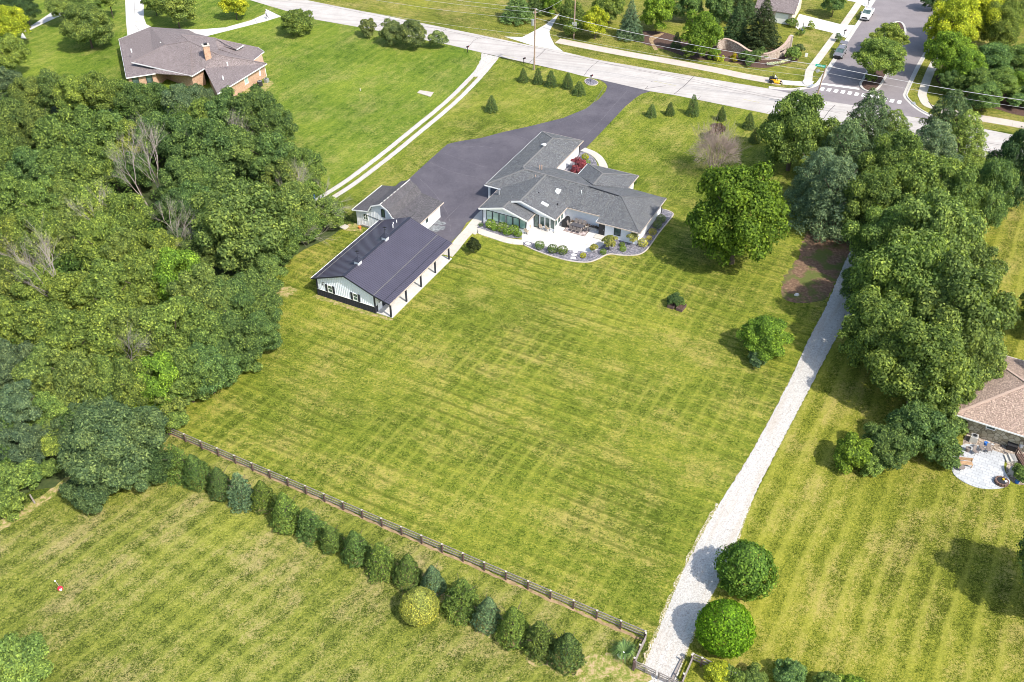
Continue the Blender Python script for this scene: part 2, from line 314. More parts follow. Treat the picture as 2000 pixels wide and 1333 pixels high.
class MB:
    def __init__(s): s.v = []; s.f = []; s.uv = None
    def poly(s, pts): b = len(s.v); s.v += [Vector(p) for p in pts]; s.f.append(tuple(range(b, b + len(pts)))); return s
    def box(s, c, size, rz=0.0, rx=0.0, ry=0.0):
        R = Matrix.Rotation(rz, 3, 'Z') @ Matrix.Rotation(ry, 3, 'Y') @ Matrix.Rotation(rx, 3, 'X'); b = len(s.v); c = Vector(c)
        for z in (-.5, .5):
            for x, y in ((-.5, -.5), (.5, -.5), (.5, .5), (-.5, .5)):
                s.v.append(c + R @ Vector((x * size[0], y * size[1], z * size[2])))
        for q in ((3, 2, 1, 0), (4, 5, 6, 7), (0, 1, 5, 4), (1, 2, 6, 5), (2, 3, 7, 6), (3, 0, 4, 7)): s.f.append(tuple(b + i for i in q))
        return s
    def prism(s, pts, z0, z1):
        """polygon footprint extruded; pts world xy"""
        a = sum(pts[i].x * pts[(i + 1) % len(pts)].y - pts[(i + 1) % len(pts)].x * pts[i].y for i in range(len(pts)))
        if a < 0: pts = pts[::-1]
        b = len(s.v); k = len(pts)
        s.v += [Vector((p.x, p.y, z0)) for p in pts] + [Vector((p.x, p.y, z1)) for p in pts]
        tr = tessellate_polygon([[Vector((p.x, p.y, 0)) for p in pts]])
        for t in tr:
            p0, p1, p2 = (pts[i] for i in t)
            if (p1.x - p0.x) * (p2.y - p0.y) - (p1.y - p0.y) * (p2.x - p0.x) < 0: t = (t[0], t[2], t[1])
            s.f.append(tuple(b + k + i for i in t)); s.f.append(tuple(b + i for i in (t[2], t[1], t[0])))
        for i in range(k): j = (i + 1) % k; s.f.append((b + i, b + j, b + k + j, b + k + i))
        return s
    def slab(s, pts, th):
        """a planar or nearly planar polygon given at its top, th thick downwards"""
        b = len(s.v); k = len(pts); pts = [Vector(p) for p in pts]
        s.v += pts + [p - Vector((0, 0, th)) for p in pts]
        for t in tessellate_polygon([pts]):
            p0, p1, p2 = (pts[i] for i in t)
            if (p1 - p0).cross(p2 - p0).z < 0: t = (t[0], t[2], t[1])
            s.f.append(tuple(b + i for i in t)); s.f.append(tuple(b + k + i for i in (t[2], t[1], t[0])))
        for i in range(k): j = (i + 1) % k; s.f.append((b + i, b + k + i, b + k + j, b + j))
        return s
    def tube(s, pts, rad, n=6, cap=True):
        pts = [Vector(p) for p in pts]; rs = rad if isinstance(rad, (list, tuple)) else [rad] * len(pts); b = len(s.v)
        for i, p in enumerate(pts):
            d = (pts[min(i + 1, len(pts) - 1)] - pts[max(i - 1, 0)]).normalized()
            a = d.cross(Vector((0, 0, 1)));
            if a.length < .05: a = d.cross(Vector((1, 0, 0)))
            a.normalize(); c = d.cross(a)
            for k in range(n):
                t = 2 * math.pi * k / n; s.v.append(p + (a * math.cos(t) + c * math.sin(t)) * rs[i])
        for i in range(len(pts) - 1):
            for k in range(n):
                k2 = (k + 1) % n; s.f.append((b + i * n + k, b + i * n + k2, b + (i + 1) * n + k2, b + (i + 1) * n + k))
        if cap:
            s.f.append(tuple(b + k for k in range(n))[::-1]); s.f.append(tuple(b + (len(pts) - 1) * n + k for k in range(n)))
        return s
    def cyl(s, c, r, h, n=12, r2=None):
        c = Vector(c); return s.tube([c, c + Vector((0, 0, h))], [r, r if r2 is None else r2], n)
    def xf(s, Mx): s.v = [Mx @ Vector(v) for v in s.v]; return s
    def build(s, name, mat, parent=None, smooth=False, kind=None):
        o = bpy.data.objects.new(name, mesh(name, s.v, s.f, mat, smooth)); COL.objects.link(o)
        if kind: o['kind'] = kind
        return attach(o, parent)
def uv_planar(o):
    """uv in metres, u along the level direction of each face and v up its slope"""
    me = o.data; l = me.uv_layers.new(name="UVMap")
    for p in me.polygons:
        nn = Vector(p.normal); h = Vector((0, 0, 1)).cross(nn)
        if h.length < .02: h = Vector((1, 0, 0))
        h.normalize(); k = nn.cross(h)
        for li in p.loop_indices:
            c = me.vertices[me.loops[li].vertex_index].co; l.data[li].uv = (c.dot(h), c.dot(k))
    return o
def sheet(name, pts, z, mat, parent=None, kind='structure'):
    """ground sheet; pts in world xy"""
    m = MB(); v = [Vector((p.x, p.y, z)) for p in pts]
    m.v = v
    for t in tessellate_polygon([v]):
        p0, p1, p2 = (v[i] for i in t)
        m.f.append(tuple(t) if (p1 - p0).cross(p2 - p0).z > 0 else (t[0], t[2], t[1]))
    o = m.build(name, mat, parent)
    if parent is None and kind: o['kind'] = kind
    return o
def smooth_line(pts, sub=6, closed=False):
    """Catmull-Rom through the points"""
    out = []; k = len(pts)
    rng = range(k) if closed else range(k - 1)
    for i in rng:
        g = lambda j: pts[j % k] if closed else pts[max(0, min(k - 1, j))]
        p0, p1, p2, p3 = g(i - 1), g(i), g(i + 1), g(i + 2)
        for q in range(sub):
            t = q / sub
            out.append(.5 * ((2 * p1) + (-p0 + p2) * t + (2 * p0 - 5 * p1 + 4 * p2 - p3) * t * t + (-p0 + 3 * p1 - 3 * p2 + p3) * t ** 3))
    if not closed: out.append(pts[-1])
    return out
def jag(pts, amp, step, seed=0, closed=True):
    """break a straight outline into an uneven one, as grass edges are"""
    r = random.Random(seed); out = []; k = len(pts)
    for i in range(k if closed else k - 1):
        a, b = pts[i], pts[(i + 1) % k]; d = b - a; L = d.length; m = max(1, int(L / step)); nrm = Vector((-d.y, d.x, 0)).normalized() if L > 0 else Vector()
        for q in range(m):
            out.append(a + d * (q / m) + nrm * (r.uniform(-amp, amp) if q else 0))
    return out
def band(line, w, off=0.0):
    """outline of a band of width w along a line, shifted sideways by off (left positive)"""
    L, R = [], []
    for i, p in enumerate(line):
        d = (line[min(i + 1, len(line) - 1)] - line[max(0, i - 1)]); nrm = Vector((-d.y, d.x, 0)).normalized()
        L.append(p + nrm * (off + w / 2)); R.append(p + nrm * (off - w / 2))
    return L, R
def strip_prism(m, line, w, z0, z1, off=0.0):
    L, R = band(line, w, off); b = len(m.v)
    for l, r in zip(L, R):
        m.v += [Vector((l.x, l.y, z1)), Vector((r.x, r.y, z1)), Vector((r.x, r.y, z0)), Vector((l.x, l.y, z0))]
    for i in range(len(L) - 1):
        a = b + 4 * i; c = a + 4
        m.f += [(a, a + 1, c + 1, c), (a + 1, a + 2, c + 2, c + 1), (a + 3, a, c, c + 3), (a + 2, a + 3, c + 3, c + 2)]
    m.f += [(b, b + 3, b + 2, b + 1), (b + 4 * len(L) - 4, b + 4 * len(L) - 3, b + 4 * len(L) - 2, b + 4 * len(L) - 1)]
    return m
def line_len(line): return sum((line[i + 1] - line[i]).length for i in range(len(line) - 1))
def cut(line, s0, s1):
    """piece of a polyline between two arc lengths"""
    out = []; s = 0
    for i in range(len(line) - 1):
        a, b = line[i], line[i + 1]; L = (b - a).length
        if L == 0: continue
        if s + L > s0 and s < s1:
            t0 = max(0, (s0 - s) / L); t1 = min(1, (s1 - s) / L)
            if not out: out.append(a.lerp(b, t0))
            out.append(a.lerp(b, t1))
        s += L
    return out
def slabs(name, line, w, mat, parent, seg=1.5, z0=-.05, z1=.05, gap=.025):
    """a pavement of separate slabs"""
    T = line_len(line); k = max(1, round(T / seg)); q = T / k
    for i in range(k):
        l = cut(line, i * q + gap / 2, (i + 1) * q - gap / 2)
        if len(l) < 2: continue
        strip_prism(MB(), l, w, z0, z1).build(name, mat, parent)
def structure(name, loc=(0, 0, 0)):
    o = bpy.data.objects.new(name, None); COL.objects.link(o); o.location = loc; o['kind'] = 'structure'; o.empty_display_size = .3; return o

# ------------------------------------------------------------------ the ground
gm = MB(); gm.poly([(-700, -300, -.06), (700, -300, -.06), (700, 1300, -.06), (-700, 1300, -.06)])
g0 = gm.build('ground', M['rough']); g0['kind'] = 'structure'
FENCE_A, FENCE_B = P(150, 766), P(1259, 1250)
drvL = [P(*q) for q in [(1175, 1440), (1232, 1333), (1262, 1290), (1299, 1200), (1340, 1105), (1405, 985), (1470, 880), (1540, 748), (1580, 662), (1612, 602), (1648, 517), (1672, 470), (1705, 400), (1760, 300)]]
drvR = [P(*q) for q in [(1255, 1440), (1318, 1333), (1345, 1260), (1372, 1195), (1420, 1105), (1466, 985), (1518, 880), (1587, 748), (1632, 662), (1669, 602), (1693, 517), (1712, 470), (1737, 400), (1785, 300)]]
road_s = [P(*q) for q in [(250, -70), (440, -14), (486, 0), (519, 10), (613, 38), (640, 43), (704, 54), (879, 88.5), (939, 103), (1100, 139), (1140, 149.5), (1271, 179), (1316, 186), (1503, 223.6), (1628, 250), (1800, 285), (1922, 308), (2000, 326), (2250, 380)]]
road_n = [P(*q) for q in [(440, -44), (596, 0), (640, 9), (762, 33), (939, 69), (1040, 90), (1089, 99), (1171, 118), (1355, 149.5), (1498, 173), (1597, 194), (1683, 208), (1761, 225), (1828, 238), (1909, 250), (2000, 268), (2250, 320)]]
V3 = lambda l: [Vector((p.x, p.y, 0)) for p in l]

# back lawn between the rail fence, the gravel lane and the houses
sheet('back_lawn', V3([P(*q) for q in [(150, 740), (330, 846)]] + [FENCE_B - Vector((0, .0, 0))] + [P(1270, 1260)] + drvL[3:12] + [P(*q) for q in [(1560, 395), (1480, 400), (1300, 385), (1150, 400), (900, 420), (700, 440), (560, 480), (430, 600)]]), .0, M['lawn_back'])
sheet('meadow', V3([P(*q) for q in [(-200, 1110), (0, 1035), (140, 935), (330, 846)]] + [FENCE_B] + [P(*q) for q in [(1232, 1310), (1210, 1500), (-400, 1500)]]), .001, M['lawn_meadow'])
sheet('side_lawn', V3(drvR[:12] + [P(*q) for q in [(1800, 400), (2000, 330), (2250, 380), (2400, 800), (2600, 1500), (1400, 1500)]]), .002, M['lawn_side'])
sheet('front_lawn', V3([P(*q) for q in [(640, 380), (700, 440), (900, 420), (1150, 400), (1300, 385), (1480, 400), (1560, 395), (1690, 440), (1790, 260), (1628, 250)]] + road_s[14:8:-1] + [P(962, 112), (P(880, 195)), P(760, 285)]), .003, M['lawn_front'])
sheet('west_lawn', V3([P(*q) for q in [(-260, 330), (300, 250), (560, 440), (640, 390), (760, 285), (880, 195), (962, 112)]] + road_s[8::-1] + [P(-250, -70)]), .004, M['lawn_nw'])
sheet('north_lawn', V3(road_n[:15] + [P(2250, 300), P(2300, -80), P(1500, -80), P(600, -80)]), .001, M['verge'])
sheet('forest_floor', smooth_line(V3([P(*q) for q in [(-260, 330), (0, 170), (130, 175), (300, 225), (430, 235), (530, 262), (580, 310), (605, 345), (622, 385), (668, 430), (650, 460), (575, 500), (530, 560), (515, 620), (470, 690), (400, 755), (345, 815), (325, 860), (225, 935), (140, 950), (60, 960), (0, 1000), (-60, 1050), (-300, 1000)]]), 4), .006, M['floor'])
def thin_edge(line, off, w0, w1, seed, z):
    r = random.Random(seed); l = smooth_line(V3(line), 8); L0, _ = band(l, 0.001, off); ph = r.uniform(0, 6); A, B = [], []
    for i, p in enumerate(l):
        d = (l[min(i + 1, len(l) - 1)] - l[max(i - 1, 0)]); nn = Vector((-d.y, d.x, 0)).normalized(); w = r.uniform(w0, w1)
        A.append(p + nn * (off + w)); B.append(p + nn * (off - .3))
    return sheet('stony_verge', A + B[::-1], z, M['gravel_edge'])
thin_edge(drvL[1:6], .05, .02, .42, 3, .008); thin_edge(drvR[1:6][::-1], .05, .0, .18, 4, .008)
sheet('leaf_litter', jag(smooth_line(V3([P(*q) for q in [(1528, 580), (1530, 545), (1560, 500), (1572, 460), (1600, 430), (1700, 430), (1690, 480), (1650, 520), (1618, 580), (1590, 590), (1555, 592)]]), 5, True), .35, .35, 9), .009, M['litter'])
# worn strips under the rail fence and the evergreen row
fl = [FENCE_A.lerp(FENCE_B, t / 40) for t in range(41)]; L_, R_ = band(fl, .32, -.10)
sheet('fence_line_soil', jag(V3(L_ + R_[::-1]), .12, .4, 5), .006, M['soil'])
row = [P(*q) for q in [(300, 905), (346, 925), (428, 968), (511, 992), (604, 1046), (695, 1092), (792, 1142), (845, 1160), (899, 1195), (950, 1225), (1004, 1250), (1056, 1278), (1106, 1300), (1150, 1325)]]
random.seed(4)
for i, p in enumerate(row[1:]):
    r = random.uniform(.5, 1.0) * (1.6 if i > 9 else 1)
    sheet('bare_soil_patch', jag([p + Vector((math.cos(t) * r * 1.3 + .2, math.sin(t) * r * .8 - .4, 0)) for t in [k * math.pi / 5 for k in range(10)]], .2, .25, i), .008 + i * .0004, M['earth'])
for i, (x, y, r) in enumerate([(1180, 1300, 1.6), (1235, 1320, 1.3), (835, 183, .5), (550, 570, 1.6)]):
    p = P(x, y); sheet('bare_soil_patch', jag([p + Vector((math.cos(t) * r * 1.3, math.sin(t) * r * .8, 0)) for t in [k * math.pi / 5 for k in range(10)]], .3, .3, 40 + i), .0175 + .0012 * i, M['earth'])

# gravel lane, the two-wheel-track drive, roads
sheet('gravel_lane', jag(V3(smooth_line(drvL, 5)), .07, .30, 1, False) + jag(V3(smooth_line(drvR, 5)), .07, .30, 2, False)[::-1], .014, M['gravel'])
tk = smooth_line([P(*q) for q in [(600, 412), (640, 385), (670, 366), (700, 345), (760, 299), (820, 250), (880, 200), (930, 150), (957, 118)]], 6)
for off in (-.85, .85):
    a, b = band(tk, .95, off); sheet('wheel_track', jag(V3(a), .05, .4, int(off * 10), False) + jag(V3(b), .05, .4, 3, False)[::-1], .012, M['gravel'])
sheet('gravel_apron', jag(V3([P(*q) for q in [(941, 104), (975, 112), (968, 122), (952, 138), (936, 150), (922, 150), (931, 132), (939, 117)]]), .1, .5, 8), .016, M['gravel'])
road = structure('road')
sheet('carriageway', V3(road_s) + V3(road_n)[::-1], .020, M['road'], road)
# tar sealed joints in the concrete
def tarline(pts, w=.10, z=.024): 
    l = [P(*q) for q in pts]; a, b = band(l, w); m = MB(); 
    sheet('tar_joint', V3(a) + V3(b)[::-1], z, M['tar'], road)
for pts in [[(762, 34), (735, 53)], [(872, 57), (845, 74)], [(941, 71), (925, 80), (915, 92), (906, 97)], [(1065, 97), (1054, 108), (1048, 113)], [(1041, 117), (1033, 123)],
            [(1171, 118), (1166, 122), (1150, 135), (1140, 149)], [(1355, 150), (1340, 165), (1316, 185)], [(1631, 206), (1620, 216), (1608, 233)], [(1664, 208), (1668, 218), (1664, 224)],
            [(1040, 92), (1171, 122), (1355, 156), (1480, 183), (1600, 206)], [(1180, 124), (1355, 160), (1480, 187), (1640, 222)], [(940, 73), (1040, 93)], [(1300, 168), (1260, 174), (1265, 169)],
            [(1271, 160), (1275, 159)], [(640, 12), (760, 37), (870, 60), (940, 76)], [(1900, 275), (1960, 285), (2010, 297)], [(1890, 285), (1950, 297), (2010, 312)], [(560, 3), (600, -6)]]:
    tarline(pts, .11 if len(pts) < 4 else .075)
for pts in [[(1450, 194), (1483, 201)], [(1276, 159), (1320, 168)], [(980, 108), (1010, 115)]]:
    l = [P(*q) for q in pts]; a, b = band(l, .10); sheet('lane_line', V3(a) + V3(b)[::-1], .026, plain('faded yellow line %d' % pts[0][0], (.42, .38, .16), .8), road)

ss = structure('side_street')
kerbL = [P(*q) for q in [(1735, -40), (1711, 0), (1669, 64), (1629.5, 125), (1605, 161), (1599, 167), (1591, 171), (1579, 174), (1545, 177.5), (1501, 173.5)]]
kerbR = [P(*q) for q in [(1860, -40), (1841, 16), (1826, 65), (1789, 130), (1766, 179), (1764, 188), (1771, 198), (1792, 216), (1828, 235)]]
sheet('street_surface', V3(kerbL) + V3([P(1597, 195), P(1683, 209), P(1761, 226)]) + V3(kerbR)[::-1], .024, M['street'], ss)
def kerb(line, side, name='kerb', par=None, gut=.55):
    l = smooth_line(V3(line), 5)
    m = MB(); strip_prism(m, l, gut, -.05, .034, side * gut / 2); strip_prism(m, l, .26, -.05, .15, side * (gut + .13))
    return m.build(name, M['curb'], par)
kerb(kerbL, -1, 'kerb', ss); kerb(kerbR, 1, 'kerb', ss)
isl = smooth_line(V3([P(*q) for q in [(1740, 50), (1722, 85), (1688, 152), (1681, 163), (1683, 172), (1692, 178), (1704, 179), (1716, 172), (1724, 160), (1733, 143), (1752, 100), (1768, 66), (1760, 45)]]), 4, True)
m = MB(); strip_prism(m, isl + isl[:1], .45, -.05, .15, 0); m.build('island_kerb', M['curb'], ss)
sheet('mulch_bed', isl, .08, M['mulch'], ss)
for cx, cy in [(484, 671), (535, 677), (587, 686), (639, 693), (691, 701), (743, 710), (795, 717), (848, 727), (901, 738), (955, 750), (1008, 760), (1063, 769)]:
    c = P(1480 + cx / 3.846, cy / 3.846); d1 = (P(1605 + 20, 161 - 30) - P(1605, 161)).normalized(); d2 = (P(1683, 200) - P(1604, 185)).normalized()
    sheet('crosswalk_bar', [c + d1 * a * .75 + d2 * b * .36 for a, b in ((-1, -1), (1, -1), (1, 1), (-1, 1))], .030, M['marking'], ss)
sheet('stop_line', [P(1601, 162), P(1602.5, 165.5), P(1678.5, 176), P(1678, 172.5)], .030, M['marking'], ss)
sheet('drain_cover', [P(1575.5, 172.5), P(1586, 165.5), P(1591, 167), P(1583, 172.5)], .16, M['steel'], ss)
sheet('drain_cover', [P(1780.5, 201), P(1786, 200.5), P(1789, 205), P(1781, 205)], .16, M['steel'], ss)

# pavements: separate slabs
walkL = structure('pavement', P(1628, 80))
slabs('paving_slab', smooth_line([P(*q) for q in [(1700, -30), (1677, 7.5), (1647.5, 50), (1630.5, 72), (1604, 108), (1589, 128), (1581, 140), (1578.5, 158)]], 5), 1.55, M['walk'], walkL, 1.9)
slabs('paving_slab', smooth_line([P(*q) for q in [(1580, 158), (1573, 164), (1555, 163.5), (1528, 161.5)]], 5), 2.0, M['conc'], walkL, 1.9, z1=.055)
walkR = structure('pavement', P(1800, 190))
slabs('paving_slab', smooth_line([P(*q) for q in [(1838, 105), (1820, 134), (1802.5, 179), (1803, 192), (1812, 206), (1837, 214.5)]], 5), 1.6, M['walk'], walkR, 1.9)
trail = structure('trail', P(1300, 120))
slabs('trail_slab', smooth_line([P(*q) for q in [(1089, 80), (1130, 88), (1213, 104), (1313, 121.5), (1400, 138), (1457, 150), (1527, 162)]], 5), 2.6, M['path'], trail, 6.0, z1=.045, gap=.03)
slabs('trail_slab', smooth_line([P(*q) for q in [(1838, 217), (1868, 222), (1901, 229), (2000, 246), (2200, 286)]], 5), 2.7, M['path'], trail, 6.0, z1=.045, gap=.03)
sheet('park_drive', V3([P(*q) for q in [(985, 72), (1020, 73), (1045, 60), (1066, 48), (1100, 20), (1120, -20), (1135, -20), (1098, 18), (1082, 45), (1073, 62), (1075, 72), (1083, 88), (1100, 101), (1040, 89.5)]]), .022, M['conc'])
bd = structure('brick_house_drive', P(420, 70))
sheet('drive_surface', V3([P(*q) for q in [(243, -40), (246, 40), (249, 70), (300, 90), (370, 70), (396, 73), (480, 52), (519, 42), (545, 34), (552, 34), (519, 18), (517, 28), (490, 40), (440, 54), (390, 58), (300, 55), (286, 48), (281, 35), (280, -40)]]), .012, M['conc'], bd)
for a, b in [((262, 0), (264, 40)), ((264, 49), (271, 59)), ((375, 58), (376, 71)), ((246, 20), (281, 20)), ((440, 54), (446, 62)), ((497, 37), (502, 46))]:
    l, r = band([P(*a), P(*b)], .05); sheet('tar_joint', V3(l + r[::-1]), .016, M['tar'], bd)
sheet('far_west_lane', V3([P(*q) for q in [(45, 66), (90, 44), (150, 17), (200, -6), (235, -20), (205, -30), (150, 2), (100, 25), (44, 62), (40, 75), (52, 76)]]), .012, M['conc'])
sheet('house_drive', V3([P(*q) for q in [(1556, 38), (1561, 28), (1645, 49), (1672, 50), (1660, 68), (1652, 75), (1630, 66), (1576, 53), (1562, 60), (1553, 54), (1556, 45)]]), .052, M['conc'])
sheet('house_drive', V3([P(*q) for q in [(1655, 2), (1672, 5), (1690, 14), (1700, 12), (1712, -8), (1660, -20)]]), .054, M['conc'])

# the sealed asphalt drive
drv = V3([P(*q) for q in [(1139, 149), (1158, 153), (1172, 157), (1182, 163), (1186, 169), (1183, 179), (1170, 194), (1144, 213), (1100, 231), (1040, 246), (985, 258), (940, 270), (900, 276), (874, 282), (838, 314), (801, 348), (770, 372), (790, 470), (875, 478), (884, 471), (900, 455), (911, 436), (948, 411), (1100, 400), (1125, 320), (1138, 298), (1147, 287), (1173, 260), (1222, 208), (1240, 193), (1253, 184), (1271, 179)]])
sheet('driveway', drv, .028, M['drive'])
for pts in [[(868, 300), (890, 308), (930, 322), (960, 330)], [(840, 318), (880, 335), (920, 345), (950, 350)], [(900, 290), (930, 286), (965, 290)], [(1118, 225), (1121, 232), (1130, 239), (1148, 246)], [(1180, 170), (1160, 200), (1130, 222), (1090, 240)], [(1225, 178), (1200, 205), (1170, 240), (1120, 285)], [(820, 350), (850, 380), (875, 420), (880, 455)], [(900, 400), (870, 430), (850, 460)], [(1000, 262), (1040, 275), (1060, 262)]]:
    l = smooth_line([P(*q) for q in pts], 8); a, b = band(l, .09); sheet('tyre_scuff', jag(V3(a), .03, .3, 1, False) + jag(V3(b), .03, .3, 2, False)[::-1], .0315, M['scuff'])
for i, (x, y, r) in enumerate([(846, 433, .95), (852, 446, 1.1), (838, 449, .6), (862, 437, .6)]):
    p = P(x, y); sheet('pale_stain', jag([p + Vector((math.cos(t) * r * 1.2, math.sin(t) * r * .8, 0)) for t in [k * math.pi / 5 for k in range(10)]], .3, .25, i), .032 + .001 * i, plain('chalky stain %d' % i, (.17, .18, .19), .9, .5, 2.5))
sheet('barn_edge_soil', jag([W(-73.0, 84.4), W(-60.6, 84.4), W(-60.8, 83.9), W(-66, 83.6), W(-73.3, 83.6)], .14, .3, 3), .007, M['earth'])

# walks, patio and slate beds round the white house
hw = structure('garden_walk', P(930, 450))
slabs('paving_slab', smooth_line(V3([P(*q) for q in [(874, 500), (888, 484), (903, 465), (917, 450), (928, 436), (941, 421), (951, 412), (958, 404)]]), 5), 1.6, M['walk'], hw, 1.5)
slabs('paving_slab', smooth_line(V3([P(*q) for q in [(921, 456), (932, 451), (948, 456.5), (968, 463), (988, 469.5), (1006, 473), (1022, 474)]]), 5), 1.35, M['walk'], hw, 1.5, z1=.056)
slabs('paving_slab', smooth_line(V3([P(*q) for q in [(1138, 292), (1158, 300), (1172, 312), (1180, 330), (1178, 350)]]), 5), 1.35, M['walk'], hw, 1.6)
pt = structure('patio', P(1090, 470))
pp = smooth_line(V3([P(*q) for q in [(1012, 478.5), (1029, 472.5), (1060, 481), (1102, 488.5), (1130, 491), (1153, 493.5), (1168, 487), (1180, 478), (1196, 468)]]), 4) + V3([P(*q) for q in [(1190, 440), (1120, 415), (1100, 400), (1020, 430), (1019, 470)]])
MB().prism(pp, -.05, .065).build('patio_slab', M['conc'], pt)
for a, b in [((1045, 477), (1110, 432)), ((1085, 487), (1140, 440)), ((1130, 492), (1175, 452)), ((1030, 460), (1185, 485))]:
    l, r = band([P(*a), P(*b)], .03); sheet('score_joint', [Vector((q.x, q.y, 0)) for q in l + r[::-1]], .069, M['path'], pt)
bed1 = smooth_line(V3([P(*q) for q in [(1020, 478), (1030.5, 472), (1060, 480), (1102, 488), (1153, 492), (1180, 479), (1200, 462), (1240, 470), (1262, 440), (1285, 408), (1298, 411), (1313.6, 418), (1306, 430), (1285, 456), (1264.5, 485), (1251, 495.5), (1233, 498.5), (1210, 498), (1192.5, 496), (1181, 499), (1170, 505), (1147.5, 512), (1114, 509.5), (1080, 501), (1046, 489)]]), 4, True)
sheet('slate_bed', bed1, .045, M['slate'])
edge = MB(); e1 = smooth_line(V3([P(*q) for q in [(1024, 479.5), (1046, 490), (1080, 502), (1114, 510.5), (1147.5, 513), (1170, 506), (1181, 500), (1192.5, 497), (1210, 499), (1233, 499.8), (1251, 496.8), (1265.5, 486), (1286, 457), (1307, 431), (1314.8, 418), (1298, 410)]]), 4)
strip_prism(edge, e1, .16, 0, .10); eo = edge.build('bed_edging', M['path']); eo['kind'] = 'structure'
sheet('slate_bed', smooth_line(V3([P(*q) for q in [(950, 413), (944, 424), (930, 437), (928, 443), (945, 450), (968, 458), (990, 464), (1010, 466.5), (1018, 465), (1022, 459), (1024, 440), (975, 420)]]), 4, True), .045, M['slate'])
sheet('slate_bed', smooth_line(V3([P(*q) for q in [(1138, 297), (1152, 303), (1162, 312), (1167, 325), (1166, 338), (1120, 345), (1090, 345), (1110, 315), (1128, 302)]]), 4, True), .045, M['slate'])
sheet('mulch_bed', smooth_line(V3([P(*q) for q in [(1225, 72), (1250, 82), (1262, 88), (1300, 98), (1318, 104), (1355, 116), (1400, 118), (1440, 124), (1462, 131), (1497, 133), (1520, 128), (1548, 122), (1560, 115), (1540, 95), (1480, 95), (1420, 80), (1350, 78), (1290, 62), (1230, 62)]]), 3, True), .012, M['mulch'])
sheet('mulch_bed', smooth_line(V3([P(*q) for q in [(1826, 150), (1848, 175), (1856, 188), (1872, 200), (1895, 207), (1940, 212), (2000, 228), (2150, 250), (2150, 120), (1950, 100), (1850, 110)]]), 3, True), .012, M['mulch'])
sheet('worn_path', jag(smooth_line(V3([P(*q) for q in [(1285, 97), (1279, 88), (1276, 80), (1285, 74), (1297, 66), (1287, 66), (1276, 70), (1268, 75), (1272, 88), (1278, 98)]]), 3, True), .1, .5, 2), .018, M['soil'])
sheet('river_stone_bed', smooth_line(V3([P(*q) for q in [(1880, 868), (1895, 845), (1960, 866), (2030, 890), (2060, 950), (2000, 948), (1978, 942), (1965, 920), (1966, 895), (1930, 880), (1890, 872)]]), 3, True), .012, M['river'])
pt2 = smooth_line(V3([P(*q) for q in [(1858, 905), (1859, 886), (1868, 875), (1890, 868.5), (1915, 872), (1940, 881), (1962, 889), (1962, 900), (1961, 915), (1966, 928), (1972, 938), (1971, 946), (1958, 954), (1930, 956), (1905, 952), (1880, 941), (1862, 926)]]), 4, True)
po = MB().prism(pt2, -.05, .07).build('stone_patio', M['stamped']); po['kind'] = 'structure'

# ------------------------------------------------------------------ buildings
def roof(pts, th, mat, parent, name='roof', fascia=None):
    return uv_planar(MB().slab(pts, th).build(name, mat, parent))
def rail(a, b, w, h, mat, parent, name, dz=0.0, z_only=True):
    """a straight board from a to b, w wide (level) and h high"""
    a = Vector(a); b = Vector(b); d = (b - a); L = d.length; d.normalize()
    s = d.cross(Vector((0, 0, 1))).normalized(); u = s.cross(d)
    m = MB(); bb = []
    for p in (a, b):
        for i, j in ((-1, -1), (1, -1), (1, 1), (-1, 1)): bb.append(p + s * i * w / 2 + u * j * h / 2 + Vector((0, 0, dz)))
    m.v = bb; m.f = [(3, 2, 1, 0), (4, 5, 6, 7), (0, 1, 5, 4), (1, 2, 6, 5), (2, 3, 7, 6), (3, 0, 4, 7)]
    return m.build(name, mat, parent)
def window(parent, p, d, w, h, frame=M['white_trim'], pane=M['glass'], fw=.09, name='window', mull=0, rails=0, proud=.05):
    """p = lower left corner on the wall, d = level direction; the wall faces d turned clockwise"""
    d = Vector(d).normalized(); out = Vector((d.y, -d.x, 0)); up = Vector((0, 0, 1)); p = Vector(p)
    m = MB()
    def bx(m, x0, x1, z0, z1, y0, y1):
        b = len(m.v)
        for z in (z0, z1):
            for x, y in ((x0, y1), (x1, y1), (x1, y0), (x0, y0)): m.v.append(p + d * x + up * z + out * y)
        for q in ((3, 2, 1, 0), (4, 5, 6, 7), (0, 1, 5, 4), (1, 2, 6, 5), (2, 3, 7, 6), (3, 0, 4, 7)): m.f.append(tuple(b + i for i in q))
    bx(m, 0, w, 0, fw, -.05, proud); bx(m, 0, w, h - fw, h, -.05, proud)
    bx(m, 0, fw, fw, h - fw, -.05, proud); bx(m, w - fw, w, fw, h - fw, -.05, proud)
    for i in range(mull): x = w * (i + 1) / (mull + 1); bx(m, x - fw * .4, x + fw * .4, fw, h - fw, -.04, proud - .01)
    for i in range(rails): z = h * (i + 1) / (rails + 1); bx(m, fw, w - fw, z - fw * .35, z + fw * .35, -.04, proud - .015)
    o = m.build(name, frame, parent)
    m2 = MB(); bx(m2, fw * .9, w - fw * .9, fw * .9, h - fw * .9, -.02, .012); m2.build('pane', pane, o)
    return o
def W3(p): return W(*p)

